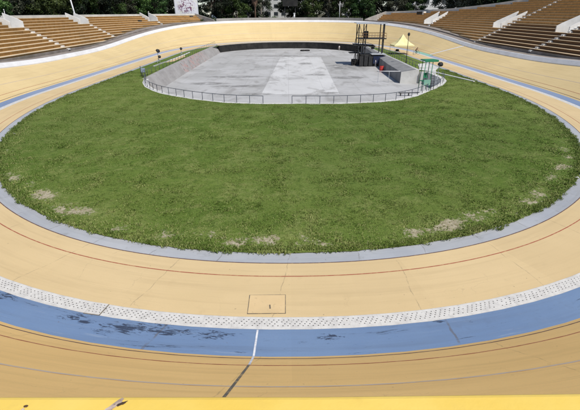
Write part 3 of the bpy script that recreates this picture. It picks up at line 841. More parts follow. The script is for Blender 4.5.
# chips on the parapet top (top at z 9.3, far edge just in front of the camera foot)
chip(-0.399, .566, 1.1, .022, .0055, .85, M['chip'], 1); chip(-0.385, .570, 1.1005, .010, .003, .5, M['chipdk'], 2)
chip(-0.409, .553, 1.1003, .010, .004, .3, M['chip'], 3); chip(-0.418, .549, 1.1006, .006, .003, .3, M['chipdk'], 6)
chip(-0.572, .566, 1.1, .0045, .003, .1, M['chipdk'], 4); chip(-0.574, .557, 1.1, .005, .003, 1.1, M['chip'], 5)
for q in t.children:
    if q.name.startswith('paint_chip'): q.location = (0, -.5, 0)

# ------------------------------------------------------------------ hatch, displaced cover
M['lid'] = weathered('hatch_paint', (.66, .49, .265), (.70, .525, .29), 1.2, .75, grime=(.35, .26, .14), g=.5)
t = thing('access_hatch', 'square yellow access hatch with a dark rim beside the white drain strip', 'hatch', (-.9, 12.5, 0))
MB().box((0, 0, .004), (1.42, 1.12, .008), .008).build('frame', M['ln_char'], t)
MB().box((0, 0, .008), (1.365, 1.06, .016)).build('lid', M['lid'], t)
MB().box((.12, -.18, .02), (.05, .22, .018), .1, 0).build('handle', M['ln_char'], t)
M['cover'] = weathered('grey_white_cover', (.56, .55, .53), (.64, .63, .60), 3, .8)
x, y = pt(-6.15, 4.70)
t = thing('loose_drain_cover', 'loose white drain cover sitting crooked in the perforated strip', 'drain cover', (x, y, .006), heading(-6.15) + .05)
x, y = 0, 0
MB().box((0, 0, .006), (.64, .66, .012)).build('gap', M['ln_char'], t)
MB().box((0, 0, .02), (.61, .61, .04)).build('slab', M['cover'], t)
mb = MB()
for a in range(4):
    for b in range(4): mb.tube([(-.2 + .13 * a, -.22 + .145 * b + .05 * (a % 2), .03), (-.2 + .13 * a, -.22 + .145 * b + .05 * (a % 2), .0412)], .02, 8)
mb.build('drain_holes', M['black'], t)

# ------------------------------------------------------------------ timing tower and stage on the slab
t = thing('timing_tower', 'dark steel judging tower with flat roof and railed platform over the slab corner', 'tower', (19.8, 108, FL))
X = [-3.3, -.9, 2.9, 3.6]
dm = M['dark_metal']
for (lx, ly) in ((-2.9, -1.7), (-1.2, -1.7), (-2.9, 1.8), (-1.2, 1.8), (2.9, -1.7), (2.9, 1.8), (3.55, .2)):
    MB().box((lx, ly, 4.75), (.2, .2, 9.5)).build('leg', dm, t)
for a, b in (((-2.9, -1.7, 4.9), (-1.2, -1.7, 9.3)), ((-1.2, -1.7, 4.9), (-2.9, -1.7, 9.3)), ((-2.9, -1.7, .3), (-1.2, -1.7, 4.4)), ((-1.2, -1.7, .3), (-2.9, -1.7, 4.4)), ((-2.9, 1.8, 6.2), (-2.9, -1.7, 9.3)), ((-3.9, 0, 3.2), (-2.9, -1.7, 9.3))):
    MB().tube([a, b], .055, 6).build('brace', dm, t)
MB().box((0, 0, 9.62), (7.3, 4.6, .16)).box((0, -2.3, 9.55), (7.3, .1, .3)).build('roof', M['galv'], t, bevel=.01)
MB().box((.5, 0, 6.15), (6.5, 4.2, .2)).build('platform', dm, t, bevel=.01)
mb = MB()
for z in (6.75, 7.35): mb.tube([(-2.6, -2.05, z), (3.7, -2.05, z), (3.7, 2.05, z), (-2.6, 2.05, z)], .045, 6)
for i in range(10): mb.tube([(-2.6 + .7 * i, -2.05, 6.2), (-2.6 + .7 * i, -2.05, 7.35)], .035, 6)
mb.build('guard_rail', M['rust'], t)
mb = MB()
for i in range(14): mb.box((-3.9 + .1 * i, -1.9, .35 + .42 * i), (.7, .25, .05))
mb.tube([(-4.2, -1.9, .1), (-2.8, -1.9, 6.2)], .05, 6); mb.tube([(-3.6, -1.9, .1), (-2.2, -1.9, 6.2)], .05, 6); mb.build('ladder', dm, t)
MB().box((-1.3, -.4, 4.62), (5.2, 3.6, .12), 0, 0, .05, .06).box((-3.6, -.2, 2.9), (2.4, 2.6, .15)).build('canopy', M['black'], t)
MB().box((-.9, 0, 7.05), (1., 1., 1.5)).build('cabin', dm, t, bevel=.03)
MB().box((.9, -.4, 4.1), (.7, .5, .8)).build('speaker', dm, t, bevel=.03)
t = thing('stage', 'dark draped stage platform with a pale top edge under the judging tower', 'stage', (20.2, 107.2, FL))
MB().box((-.2, -.3, 1.35), (5.0, 4.4, 2.5)).build('skirt', M['black'], t)
MB().box((1.6, -.6, 2.72), (3.6, 4.2, .12)).build('deck', M['galv'], t, bevel=.01)
MB().box((1.7, -2.75, 1.5), (2.9, .12, 1.7)).build('banner', M['dkblue'], t)
for i, xx in enumerate((-2.6, -1.5, -.4)):
    MB().box((xx, -2.7, 1.2 + .2 * (i % 2)), (.9, .5, 2.2 + .35 * (i % 2))).build('crate_panel', dm, t, bevel=.03)
mb = MB().box((-3.7, .8, .7), (1.5, 1.6, 1.3)); mb.build('side_box', M['black'], t, bevel=.05)

# ------------------------------------------------------------------ canopy tent
t = thing('canopy_tent', 'pale yellow canopy tent with a peaked top standing by the far right bend', 'tent', (29.5, 113.9, 0))
w = 2.55; mb = MB()
ring_ = [(-w, -w), (0, -w), (w, -w), (w, 0), (w, w), (0, w), (-w, w), (-w, 0)]
lev = [(1.0, 2.25), (.62, 2.9), (.3, 3.7), (.0, 4.85)]
vs = []
for k, z in lev[:-1]:
    for x, y in ring_: vs.append((x * k, y * k, z - (.14 if (x == 0 or y == 0) and k < 1 else 0)))
vs.append((0, 0, 4.85)); fs = []
for a in range(2):
    for j in range(8): fs.append((a * 8 + j, a * 8 + (j + 1) % 8, a * 8 + 8 + (j + 1) % 8, a * 8 + 8 + j))
for j in range(8): fs.append((16 + j, 16 + (j + 1) % 8, 24))
mb.add(vs, fs); mb.build('canopy', M['tent'], t)
mb = MB(); vs = [(x * 1.004, y * 1.004, z) for z in (2.25, 1.98) for x, y in ring_]; mb.add(vs, [(j, (j + 1) % 8, 8 + (j + 1) % 8, 8 + j) for j in range(8)]); mb.build('valance', M['tent'], t)
for x in (-1, 1):
    for y in (-1, 1): MB().tube([(x * w * .97, y * w * .97, 0), (x * w * .97, y * w * .97, 2.25)], .04).build('leg', M['galv'], t, True)
# furniture below the tent
t = thing('folding_table', 'small dark folding table with a black case on it under the yellow tent', 'table', (28.2, 113.2, 0))
MB().box((0, 0, .72), (1.4, .7, .05)).build('tabletop', M['dark_metal'], t)
for x in (-.6, .6):
    for y in (-.28, .28): MB().tube([(x, y, 0), (x * .95, y, .7)], .02, 6).build('leg', M['galv'], t)
o = MB().box((0, 0, .24), (.8, .5, .48)).box((0, 0, .5), (.3, .06, .05)).build('equipment_case', M['black'], bevel=.03); o.location = (28.2, 113.2, .745); setp(o, 'black equipment case resting on the table under the yellow tent', 'case')

# ------------------------------------------------------------------ posts, floodlights, cabinets
t = thing('lamp_post', 'slim black lamp post standing in the grass strip in front of the yellow tent', 'lamp post', (24.75, 91.1, .1))
MB().tube([(0, 0, 0), (0, 0, .4)], .13, 10, r1=.1).build('base', M['dark_metal'], t)
MB().tube([(0, 0, .35), (0, 0, 5.4)], .075, 10, r1=.05).build('pole', M['dark_metal'], t, True)
MB().lathe([(.05, 5.35), (.22, 5.5), (.26, 5.75), (.2, 5.95), (.05, 6.05)], 12).build('lamp', M['dark_metal'], t, True)
def mb_head(k): return MB().lathe([(.12 * k, 0), (.34 * k, .12), (.42 * k, .42), (.44 * k, .5)], 14)
def flood(x, y, h, label, two=True, size=1.0, rz=0.):
    t = thing('floodlight', label, 'floodlight', (x, y, .05), rz, None)
    mb = MB(); mb.tube([(-.35, 0, 0), (0, 0, .9 * h * .5)], .05, 6); mb.tube([(.35, 0, 0), (0, 0, .9 * h * .5)], .035, 6); mb.tube([(0, .4, 0), (0, 0, .9 * h * .5)], .035, 6); mb.tube([(0, 0, .2), (0, 0, h)], .05, 8); mb.build('stand', M['galv'], t)
    k = size
    hd = mb_head(k).build('head', M['dark_metal'], t, True); hd.location = (0, 0, h + .1); hd.rotation_euler = (math.radians(70), 0, .3)
    if two:
        mb = MB().lathe([(.1 * k, 0), (.3 * k, .1), (.36 * k, .4)], 14); q = mb.build('head', M['dark_metal'], t, True); q.location = (.1, 0, h + .55 * k); q.rotation_euler = (math.radians(115), .2, -.5)
    return t
flood(22.25, 63.6, 2.7, 'black twin floodlight on a pale pole at the right end of the slab rail', True, .72)
t = flood(-28.4, 95.1, 2.2, 'tall dark floodlight on a stand beside the left of the track', True, .85, .4)
MB().lathe([(.05, 0), (.26, .08), (.33, .3), (.26, .52), (.05, .6)], 14).build('lamp_housing', M['dark_metal'], t, True).location = (.25, -.2, .95)
flood(-27.7, 113.3, 1.3, 'small dark floodlight far along the left grass strip', False, .75)
t = thing('electrical_cabinet', 'blue grey metal cabinet on two dark legs beside the left end of the slab', 'cabinet', (-24.9, 73.6, .05))
MB().box((0, 0, 1.05), (.62, .4, .7)).build('body', M['grey_box'], t, bevel=.02)
MB().box((.02, -.212, 1.05), (.5, .02, .58)).build('door', M['grey_box'], t)
for x in (-.24, .24): MB().box((x, 0, .35), (.06, .06, .72)).build('leg', M['dark_metal'], t)
MB().tube([(-.42, .05, 0), (-.42, .05, 1.75)], .05, 8).build('conduit', M['dark_metal'], t)
# leaning white mast behind the left stand
x, y = pt(227.7, 30.3)
t = thing('mast', 'tall white metal mast leaning slightly left above the left stand', 'mast', (x, y, 4))
MB().tube([(0, 0, 0), (-.9, 0, 6.), (-1.9, 0, 16.)], .26, 10, r1=.14).build('pole', M['pole'], t, True)
MB().tube([(0, 0, 0), (0, 0, .5)], .4, 10).build('base', M['conc'], t)
def marker(x, y, h, label, r, zb, cap=None):
    t = thing('pole', label, 'pole', (x, y, zb))
    MB().tube([(0, 0, 0), (0, 0, h)], r, 8).build('shaft', M['pole'], t, True)
    MB().lathe([(r * 1.3, h), (r * 1.6, h + .15), (r * .6, h + .3)], 10).build('cap', M['pole'], t, True)
marker(2.5, 180.4, 2.2, 'short stout white post standing on the far rim wall', .3, 7.2)
marker(20.6, 181.2, 7.5, 'thin tall white pole behind the far rim, right of the middle', .11, 6.)
x, y = pt(257, 29.6)
marker(x, y, 1.2, 'tiny white post on top of the left stand parapet', .06, 9.3)
# dark speaker boxes on the left stand
for s_, o_, k_, lab in ((211.7, 24.4, 6, 'black loudspeaker box on the boards of the left stand near its dark gap'), (195.0, 26.6, 8, 'black loudspeaker box at the far end of the left stand')):
    x, y = pt(s_, o_); t = thing('loudspeaker', lab, 'loudspeaker', (x, y, row_z(k_)), heading(s_))
    MB().box((0, 0, .45), (.7, 1.1, .9)).build('cabinet', M['black'], t, bevel=.04)
    MB().box((-.36, 0, .45), (.02, .9, .7)).build('grille', M['dark_metal'], t)
x, y = pt(147.5, 28.6)
t = thing('dark_opening', 'small black box for a dark doorway hut set in the upper rows of the far right stand', 'opening', (x, y, row_z(9)), heading(147.5))
MB().box((0, 0, .75), (1.2, 2.6, 1.5)).build('walls', M['black'], t); MB().box((0, -1.7, .8), (1.2, .6, 1.6)).build('side_wall', M['whitewall'], t)  # black box stands in for the darkness of an entrance hole

# ------------------------------------------------------------------ billboard with abstract purple artwork
t = thing('billboard', 'large white billboard with loose purple abstract artwork behind the left stand', 'billboard', (-39.4, 177.0, 4), .12)
M['bb'] = None
tt = NT('billboard_artwork', .6); P = tt.obj(); xx, yy, zz = tt.sep(P)
nz = tt.noise(P, .55, 5, .6, 2.4); n2 = tt.noise(P, .9, 4, .7, 3.); n3 = tt.noise(P, .7, 3, .5, 1.)
m = tt.math('SUBTRACT', 1.0, tt.mr(tt.math('SQRT', tt.math('ADD', tt.math('POWER', tt.math('DIVIDE', xx, 3.7), 2.), tt.math('POWER', tt.math('DIVIDE', tt.math('SUBTRACT', zz, 8.2), 3.), 2.))), .6, 1.05))
c = tt.mix(tt.math('MULTIPLY', tt.mr(n3, .5, .7), .5), (.80, .80, .84), (.76, .77, .45))
c = tt.mix(tt.math('MULTIPLY', m, tt.mr(nz, .5, .54)), c, (.16, .05, .12)); c = tt.mix(tt.math('MULTIPLY', m, tt.mr(n2, .56, .6)), c, (.55, .40, .42))
M['bb'] = tt.col(c)
MB().box((0, 0, 8.4), (8.6, .25, 8.0)).build('panel', M['bb'], t)
mb = MB().box((0, .2, 12.55), (8.9, .3, .25)).box((0, .2, 4.3), (8.9, .3, .25)).box((-4.4, .2, 8.4), (.2, .3, 8.5)).box((4.4, .2, 8.4), (.2, .3, 8.5)); mb.build('frame', M['galv'], t)
for x in (-3, 3): MB().box((x, .35, 2.3), (.35, .35, 4.6)).build('leg', M['galv'], t)

# ------------------------------------------------------------------ far buildings seen between the trees
def building(x, y, w, d, h, wall, label, rows, cols, rz=0, zb=3.):
    t = thing('building', label, 'building', (x, y, zb), rz)
    MB().box((0, 0, h / 2), (w, d, h)).build('wall', wall, t)
    MB().box((0, 0, h + .15), (w + .6, d + .6, .3)).build('roof', M['conc'], t)
    for r in range(rows):
        for c_ in range(cols):
            xw = -w / 2 + w * (c_ + .5) / cols; zw = h * (r + .55) / rows
            f = MB().box((xw, -d / 2 - .03, zw), (w / cols * .55, .06, h / rows * .45)).build('window', M['glass'], t)
            MB().box((xw, -d / 2 - .09, zw - h / rows * .25), (w / cols * .62, .12, .12)).build('sill', M['conc'], f)
building(73, 232, 22, 12, 13.5, M['whitewall'], 'white flat roofed building behind the trees above the far right stand', 3, 5)
building(-9, 268, 34, 14, 16, M['conc_lt'], 'pale grey building glimpsed between the trees beyond the far rim', 4, 8)
building(36, 262, 20, 12, 15, M['conc_lt'], 'grey building hidden behind trees right of the far rim middle', 4, 4)
t = thing('scoreboard', 'dark boxy scoreboard standing high behind the middle of the far rim', 'scoreboard', (.9, 192, 4))
MB().box((0, 0, 11.2), (6.4, .8, 6)).build('panel', M['black'], t, bevel=.05)
for x in (-2.2, 2.2): MB().box((x, .2, 4.2), (.35, .35, 8.4)).build('leg', M['dark_metal'], t)
# white stub walls at the ends of the stands
for (x, y, lab, mir) in ((-29.9, 184.2, 'small white wedge wall beside the left stand end', 1), (33.6, 183.6, 'small white wedge wall beside the right stand end', -1)):
    mb = MB(); pr = [(-1.2 * mir, 0), (-1.2 * mir, 2.0), (-.6 * mir, 2.2), (1.6 * mir, .4), (1.6 * mir, 0)]
    vs = [(a, b_, z) for b_ in (-.2, .2) for a, z in pr]
    mb.add(vs, [(0, 1, 2, 3, 4), (9, 8, 7, 6, 5)] + [(j, (j + 1) % 5, 5 + (j + 1) % 5, 5 + j) for j in range(5)])
    o = mb.build('wedge_wall', M['whitewall']); o.location = (x, y, 7.0 if mir > 0 else 7.); setp(o, lab, 'wall')

# ------------------------------------------------------------------ judges stand, pole barrier, drum
t = thing('judges_stand', 'green umpire stand with a flat roof and ladder at the right end of the slab', 'umpire stand', (19.0, 58.9, .05), .15)
g = M['green']
for x in (-.55, .55):
    for y in (-.5, .5):
        MB().tube([(x * 1.0 - .15, y, 0), (x * .9, y, 3.9)], .05, 8).build('leg', g, t, True)
MB().box((.2, 0, 4.0), (1.95, 1.5, .14)).box((.2, -.74, 3.93), (1.95, .05, .25)).build('roof', g, t, bevel=.01)
MB().box((-.05, 0, 1.25), (1.15, 1.05, .08)).build('platform', g, t)
MB().box((0, -.54, 1.1), (.95, .04, .75)).build('front_panel', M['teal'], t)
mb = MB().box((0, .1, 1.7), (.5, .45, .05)).box((0, .32, 2.0), (.5, .05, .6)); mb.build('seat', g, t)
mb = MB(); mb.tube([(.65, -.6, 0), (.5, -.55, 2.2)], .03, 6); mb.tube([(1.05, -.6, 0), (.9, -.55, 2.2)], .03, 6)
for i in range(6): mb.box((.83 - .025 * i, -.58, .3 + .33 * i), (.42, .05, .04))
mb.build('ladder', M['dark_metal'], t)
t = thing('bench', 'low dark metal bench on the slab in front of the pale end face', 'bench', (19.6, 66., FL), .05)
MB().box((0, 0, .45), (4.6, .4, .07)).build('seat', M['dark_metal'], t)
for x in (-2, -.7, .7, 2): MB().box((x, 0, .21), (.08, .36, .42)).build('leg', M['dark_metal'], t)
t = thing('pole_barrier', 'horizontal white pole barrier reaching out from the grey bank over the slab', 'barrier', (18.7, 79.4, FL))
MB().tube([(-2.1, 0, 2.05), (2.0, 0, 2.0)], .06, 8).build('bar', M['pole'], t, True)
for x in (-2, 0.): MB().tube([(x, 0, 0), (x, 0, 2.03)], .04, 8).build('post', M['galv'], t)
t = thing('plastic_drum', 'red plastic drum standing on the slab against the grey bank', 'drum', (20.5, 94.5, FL))
MB().lathe([(.42, 0), (.45, .05), (.45, .5), (.47, .53), (.45, .56), (.44, 1.25), (.4, 1.3)], 16).build('body', M['redp'], t, True)
MB().lathe([(.4, 1.31), (.4, 1.36), (.1, 1.38)], 16).build('lid', M['black'], t, True)
t = thing('tyre_pile', 'low dark heap of two tyres lying on the far part of the slab', 'tyres', (5.7, 149, FL))
for i, (dx, z) in enumerate(((-.7, .2), (.75, .22))):
    mb = MB(); n = 20; vs = []
    for a in range(n):
        for b in range(8):
            A_ = 2 * PI * a / n; B_ = 2 * PI * b / 8; rr = .75 + .2 * math.cos(B_); vs.append((dx + rr * math.cos(A_), rr * math.sin(A_), z + .2 * math.sin(B_)))
    mb.add(vs, [(a * 8 + b, a * 8 + (b + 1) % 8, ((a + 1) % n) * 8 + (b + 1) % 8, ((a + 1) % n) * 8 + b) for a in range(n) for b in range(8)])
    mb.build('tyre', M['black'], t, True)
# scraps of litter on the grass
for x, y, r, lab in ((-24.6, 36.2, .12, 'white scrap of paper lying on the left of the lawn'), (18.7, 24.9, .10, 'white scrap of paper lying in the bare patch at the right lawn edge')):
    mb = MB(); vs = [(x + random.uniform(-r, r) * 2 * (1 if i % 2 else -1), y + random.uniform(-r, r), .17 + random.uniform(0, .12)) for i in range(7)]
    mb.add(vs, [(0, 1, 2), (1, 2, 3), (2, 3, 4), (3, 4, 5), (4, 5, 6)]); o = mb.build('paper_scrap', M['white']); setp(o, lab, 'litter')

# ------------------------------------------------------------------ people and a bicycle (far off)
SK = weathered('skin', (.42, .24, .16), (.48, .29, .2), 20, .55, g=.05)
HAIR = NT('black_hair', .6).col((.015, .012, .01))
def cloth(name, c): return weathered(name, c, tuple(min(1, q * 1.15) for q in c), 8, .9, g=.1)
def person(label, loc, rz, J, top, legs, shoes=(.03, .03, .03)):
    """J: joint positions; body is one skinned surface"""
    names = list(J); 
    E = [('pelvis', 'waist'), ('waist', 'chest'), ('chest', 'neck'), ('neck', 'chin'), ('chin', 'head'), ('head', 'crown')]
    for s in 'lr':
        E += [('chest', 'sh' + s), ('sh' + s, 'el' + s), ('el' + s, 'wr' + s), ('wr' + s, 'pa' + s), ('pelvis', 'hip' + s), ('hip' + s, 'kn' + s), ('kn' + s, 'an' + s), ('an' + s, 'toe' + s)]
    rad = dict(pelvis=.15, waist=.13, chest=.16, neck=.058, chin=.075, head=.1, crown=.07, sh=.062, el=.045, wr=.03, pa=.034, hip=.09, kn=.06, an=.042, toe=.04)
    V = []; idx = {}; r = []
    for n_ in ['pelvis', 'waist', 'chest', 'neck', 'chin', 'head', 'crown'] + [a + s for s in 'lr' for a in ('sh', 'el', 'wr', 'pa', 'hip', 'kn', 'an', 'toe')]:
        idx[n_] = len(V); V.append(Vector(J[n_])); r.append(rad[n_[:-1]] if n_[:-1] in rad else rad[n_])
    ed = [(idx[a], idx[b]) for a, b in E]
    for s in 'lr':
        pa = Vector(J['pa' + s]); wr = Vector(J['wr' + s]); d = (pa - wr).normalized(); side = d.cross(Vector((0, 1, .2))).normalized()
        for q, (off, ln) in enumerate(((-.03, .075), (-.012, .088), (.008, .082), (.027, .065))):
            a = len(V); V.append(pa + side * off + d * .03); V.append(pa + side * off * 1.1 + d * (.03 + ln * .55)); V.append(pa + side * off * 1.1 + d * (.02 + ln) + Vector((0, .015, 0)))
            r += [.0095, .009, .008]; ed += [(idx['pa' + s], a), (a, a + 1), (a + 1, a + 2)]
        a = len(V); V.append(pa + side * -.05); V.append(pa + side * -.062 + d * .04); r += [.011, .009]; ed += [(idx['pa' + s], a), (a, a + 1)]
    me = bpy.data.meshes.new('person'); me.from_pydata([tuple(v) for v in V], ed, []); o = bpy.data.objects.new('person', me); link(o)
    md = o.modifiers.new('s', 'SKIN'); sv = me.skin_vertices[0].data
    for i, q in enumerate(r): sv[i].radius = (q, q); sv[i].use_root = (i == 0)
    sb = o.modifiers.new('b', 'SUBSURF'); sb.levels = 1; sb.render_levels = 1
    bpy.context.view_layer.update()
    dg = bpy.context.evaluated_depsgraph_get(); nm = bpy.data.meshes.new_from_object(o.evaluated_get(dg))
    bpy.data.objects.remove(o)
    nm.materials.clear()
    for m_ in (SK, top, legs, NT('shoes', .6).col(shoes)): nm.materials.append(m_)
    segs = [(idx[a], idx[b], a, b) for a, b in E]
    for p in nm.polygons:
        c = p.center; best = (9, None)
        for a, b, na, nb in segs:
            A_, B_ = V[a], V[b]; d = B_ - A_; q = max(0, min(1, (c - A_).dot(d) / d.length_squared)); dist = (c - A_ - d * q).length
            if dist < best[0]: best = (dist, na, nb, q)
        na, nb, q = best[1:]
        mi = 0
        if na in ('pelvis',) or na[:-1] in ('hip', 'kn'): mi = 2
        if na == 'pelvis' and nb == 'waist' and q > .5: mi = 1
        if na in ('waist',) or (na == 'chest' and not nb == 'neck') or (nb == 'neck' and q < .7): mi = 1
        if na[:-1] == 'sh' and q < .6: mi = 1
        if na[:-1] == 'an' : mi = 3
        p.material_index = mi; p.use_smooth = True
    t = bpy.data.objects.new('person', nm); link(t); t.location = loc; t.rotation_euler = (0, 0, rz); setp(t, label, 'person')
    h = Vector(J['head']); fd = (Vector(J['toel']) - Vector(J['anl'])); fd.z = 0; fd.normalize()
    mb = MB()
    for i in range(9):
        pass
    vs = []; fs = []; n = 12; m = 7
    for i in range(m):
        for j in range(n):
            a = PI * i / (m - 1) * .62; b = 2 * PI * j / n
            vs.append(h + Vector((.115 * math.sin(a) * math.cos(b), .125 * math.sin(a) * math.sin(b), .055 + .10 * math.cos(a))) - fd * .018)
    for i in range(m - 1):
        for j in range(n): fs.append((i * n + j, i * n + (j + 1) % n, (i + 1) * n + (j + 1) % n, (i + 1) * n + j))
    mb.add(vs, fs); mb.build('hair', HAIR, t, True)
    sd = fd.cross(Vector((0, 0, 1)))
    mb = MB(); mb.box(tuple(h + fd * .103 + Vector((0, 0, -.015))), (.024, .024, .045)); mb.build('nose', SK, t, bevel=.008)
    for k in (-1, 1):
        MB().box(tuple(h + fd * .094 + sd * .033 * k + Vector((0, 0, .01))), (.016, .016, .01)).build('eye', HAIR, t)
        MB().box(tuple(h + sd * .1 * k), (.025, .025, .055)).build('ear', SK, t, bevel=.008)
    MB().box(tuple(h + fd * .09 + Vector((0, 0, -.06))), (.035, .035, .008)).build('mouth', cloth('lips', (.3, .1, .09)), t)
    return t
def standing(stride=.0, arm=.06):
    J = dict(pelvis=(0, 0, .95), waist=(0, 0, 1.12), chest=(0, .01, 1.33), neck=(0, 0, 1.48), chin=(0, .015, 1.55), head=(0, .02, 1.63), crown=(0, .01, 1.70))
    for s, k in (('l', -1), ('r', 1)):
        J['sh' + s] = (.19 * k, 0, 1.40); J['el' + s] = (.25 * k, -.02 + arm * k, 1.12); J['wr' + s] = (.26 * k, .08 + arm * k, .88); J['pa' + s] = (.26 * k, .10 + arm * k, .81)
        J['hip' + s] = (.1 * k, 0, .88); J['kn' + s] = (.11 * k, .04 + stride * k, .49); J['an' + s] = (.12 * k, -.02 + stride * k * 1.5, .09); J['toe' + s] = (.13 * k, .13 + stride * k * 1.5, .04)
    return J
person('person in a white shirt standing on the slab before the dark far wall', (17.4, 149.5, FL + .02), 2.6, standing(), cloth('white_shirt', (.78, .78, .76)), cloth('pale_trousers', (.45, .43, .4)))
person('person in pale clothes walking on the slab beside the dark stage', (20.9, 103.6, FL + .02), 1.2, standing(.1), cloth('pale_shirt', (.7, .72, .74)), cloth('grey_trousers', (.25, .26, .28)))
# cyclist on the apron
BX, BY, BR = 32.9, 112.2, heading(109) + PI / 2 + PI
cyc = thing('bicycle', 'teal framed bicycle ridden on the pale apron beside the blue band', 'bicycle', (BX, BY, .02), BR)
def torus(mb, c, R_, r_, n=28, m=6):
    vs = []
    for a in range(n):
        for b in range(m):
            A_ = 2 * PI * a / n; B_ = 2 * PI * b / m; q = R_ + r_ * math.cos(B_); vs.append((c[0] + r_ * math.sin(B_), c[1] + q * math.cos(A_), c[2] + q * math.sin(A_)))
    mb.add(vs, [(a * m + b, a * m + (b + 1) % m, ((a + 1) % n) * m + (b + 1) % m, ((a + 1) % n) * m + b) for a in range(n) for b in range(m)])
for yw in (-.5, .5):
    w = MB(); torus(w, (0, yw, .34), .335, .018); w = w.build('wheel', M['black'], cyc, True)
    mb = MB(); torus(mb, (0, yw, .34), .31, .012)
    for a in range(10): mb.tube([(0, yw, .34), (0, yw + .31 * math.cos(a * PI / 5), .34 + .31 * math.sin(a * PI / 5))], .003, 4)
    mb.build('rim', M['galv'], w)
mb = MB(); bb, st, hd_, = (0, -.08, .28), (0, -.22, .8), (0, .36, .82)
for a, b in ((bb, st), (bb, hd_), (st, hd_), (bb, (0, -.5, .34)), ((0, -.2, .74), (0, -.5, .34)), ((0, .36, .9), (0, .5, .34))): mb.tube([a, b], .02, 6)
mb.build('frame', M['teal'], cyc)
MB().box((0, -.24, .93), (.14, .26, .05)).tube([(0, -.22, .8), (0, -.24, .92)], .014, 6).build('saddle', M['black'], cyc)
MB().tube([(-.21, .5, .9), (-.2, .42, .98), (.2, .42, .98), (.21, .5, .9)], .014, 6).tube([(0, .36, .88), (0, .42, .98)], .014, 6).build('handlebar', M['black'], cyc)
MB().tube([(.08, -.08, .28), (.09, .06, .18)], .012, 6).tube([(-.08, -.08, .28), (-.09, -.22, .38)], .012, 6).build('cranks', M['dark_metal'], cyc)
J = dict(pelvis=(0, -.24, 1.06), waist=(0, -.12, 1.2), chest=(0, .06, 1.36), neck=(0, .15, 1.47), chin=(0, .2, 1.52), head=(0, .23, 1.59), crown=(0, .22, 1.66))
for s, k in (('l', -1), ('r', 1)):
    J['sh' + s] = (.18 * k, .08, 1.40); J['el' + s] = (.24 * k, .22, 1.2); J['wr' + s] = (.2 * k, .4, 1.04); J['pa' + s] = (.19 * k, .46, 1.0); J['hip' + s] = (.1 * k, -.22, 1.0)
J.update(knr=(.12, .14, .68), anr=(.11, -.02, .25), toer=(.11, .12, .2), knl=(-.12, .17, .8), anl=(-.11, -.25, .46), toel=(-.11, -.12, .4))
person('person in dark clothing riding the teal bicycle past the tent', (BX, BY, .02), BR, J, cloth('dark_red_jersey', (.09, .03, .03)), cloth('black_shorts', (.02, .02, .022)))

# ------------------------------------------------------------------ trees
def leaf_mesh(name, clumps, n_per, size, mat, seed, stretch=1.):
    rng = np.random.default_rng(seed); Vs = []; T = []
    for (cx, cy, cz, r) in clumps:
        n = int(n_per * (r / 1.6) ** 2)
        d = rng.normal(size=(n, 3)); d /= np.linalg.norm(d, axis=1)[:, None]; rad = r * rng.random(n) ** .45
        c = np.array([cx, cy, cz]) + d * rad[:, None] * np.array([1, 1, .75])
        a = rng.normal(size=(n, 3)); a /= np.linalg.norm(a, axis=1)[:, None]; b = np.cross(a, d + .01); b /= np.linalg.norm(b, axis=1)[:, None]
        sz = size * rng.uniform(.6, 1.4, n)[:, None]
        q = np.stack([c - a * sz * .5 * stretch, c + b * sz * .35, c + a * sz * .5 * stretch, c - b * sz * .35], 1)
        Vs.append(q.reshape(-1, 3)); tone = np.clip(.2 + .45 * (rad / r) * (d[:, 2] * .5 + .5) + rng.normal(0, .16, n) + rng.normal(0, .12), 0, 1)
        T.append(np.repeat(tone, 4))
    V = np.concatenate(Vs); T = np.concatenate(T); nq = len(V) // 4
    me = bpy.data.meshes.new(name); me.vertices.add(len(V)); me.vertices.foreach_set('co', V.ravel()); me.loops.add(nq * 4); me.loops.foreach_set('vertex_index', np.arange(nq * 4))
    me.polygons.add(nq); me.polygons.foreach_set('loop_start', np.arange(nq) * 4); me.polygons.foreach_set('loop_total', np.full(nq, 4))
    a = me.attributes.new('tone', 'FLOAT', 'POINT'); a.data.foreach_set('value', T); me.materials.append(mat); me.update(calc_edges=True); return me
def broad_tree(seed, H, Rr, low, nl, mat, bark, name='broadleaf_tree'):
    rnd = random.Random(seed); t = thing(name, 'x', 'tree')
    mb = MB(); mb.tube([(0, 0, 0), (.1, .05, H * .2), (-.1, .1, H * .45), (.05, 0, H * .7)], H * .022, 8, r1=H * .008)
    cl = []
    for i in range(nl):
        z = H * (low + (1 - low) * rnd.random() ** .85); k = math.sin(PI * min(.97, max(.12, (z / H - low * .6) / (1.02 - low * .6)))) ** .6
        a = rnd.random() * 2 * PI; q = Rr * k * rnd.uniform(.35, 1.0)
        c = (q * math.cos(a), q * math.sin(a), z, rnd.uniform(.9, 2.0)); cl.append(c)
        if i % 3 == 0: mb.tube([(0, 0, max(H * .15, z * .55)), (c[0] * .5, c[1] * .5, z * .8), c[:3]], H * .007, 5, r1=.03)
    mb.build('trunk', bark, t, True)
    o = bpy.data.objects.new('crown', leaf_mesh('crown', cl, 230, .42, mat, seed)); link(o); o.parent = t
    return t
protos = [broad_tree(1, 16, 5.2, .16, 62, M['leafA'], M['bark']), broad_tree(2, 14, 5.6, .14, 60, M['leafB'], M['bark']),
          broad_tree(3, 19, 4.6, .22, 58, M['leafC'], M['bark_pale']), broad_tree(4, 17, 5.4, .12, 66, M['leafD'], M['bark'])]
TL = ['dense dark green broadleaf tree behind the stands and far rim', 'mid green bushy tree behind the stands and far rim', 'olive grey tree with a pale trunk behind the stands and far rim', 'very dark shadowy tree behind the stands and far rim']
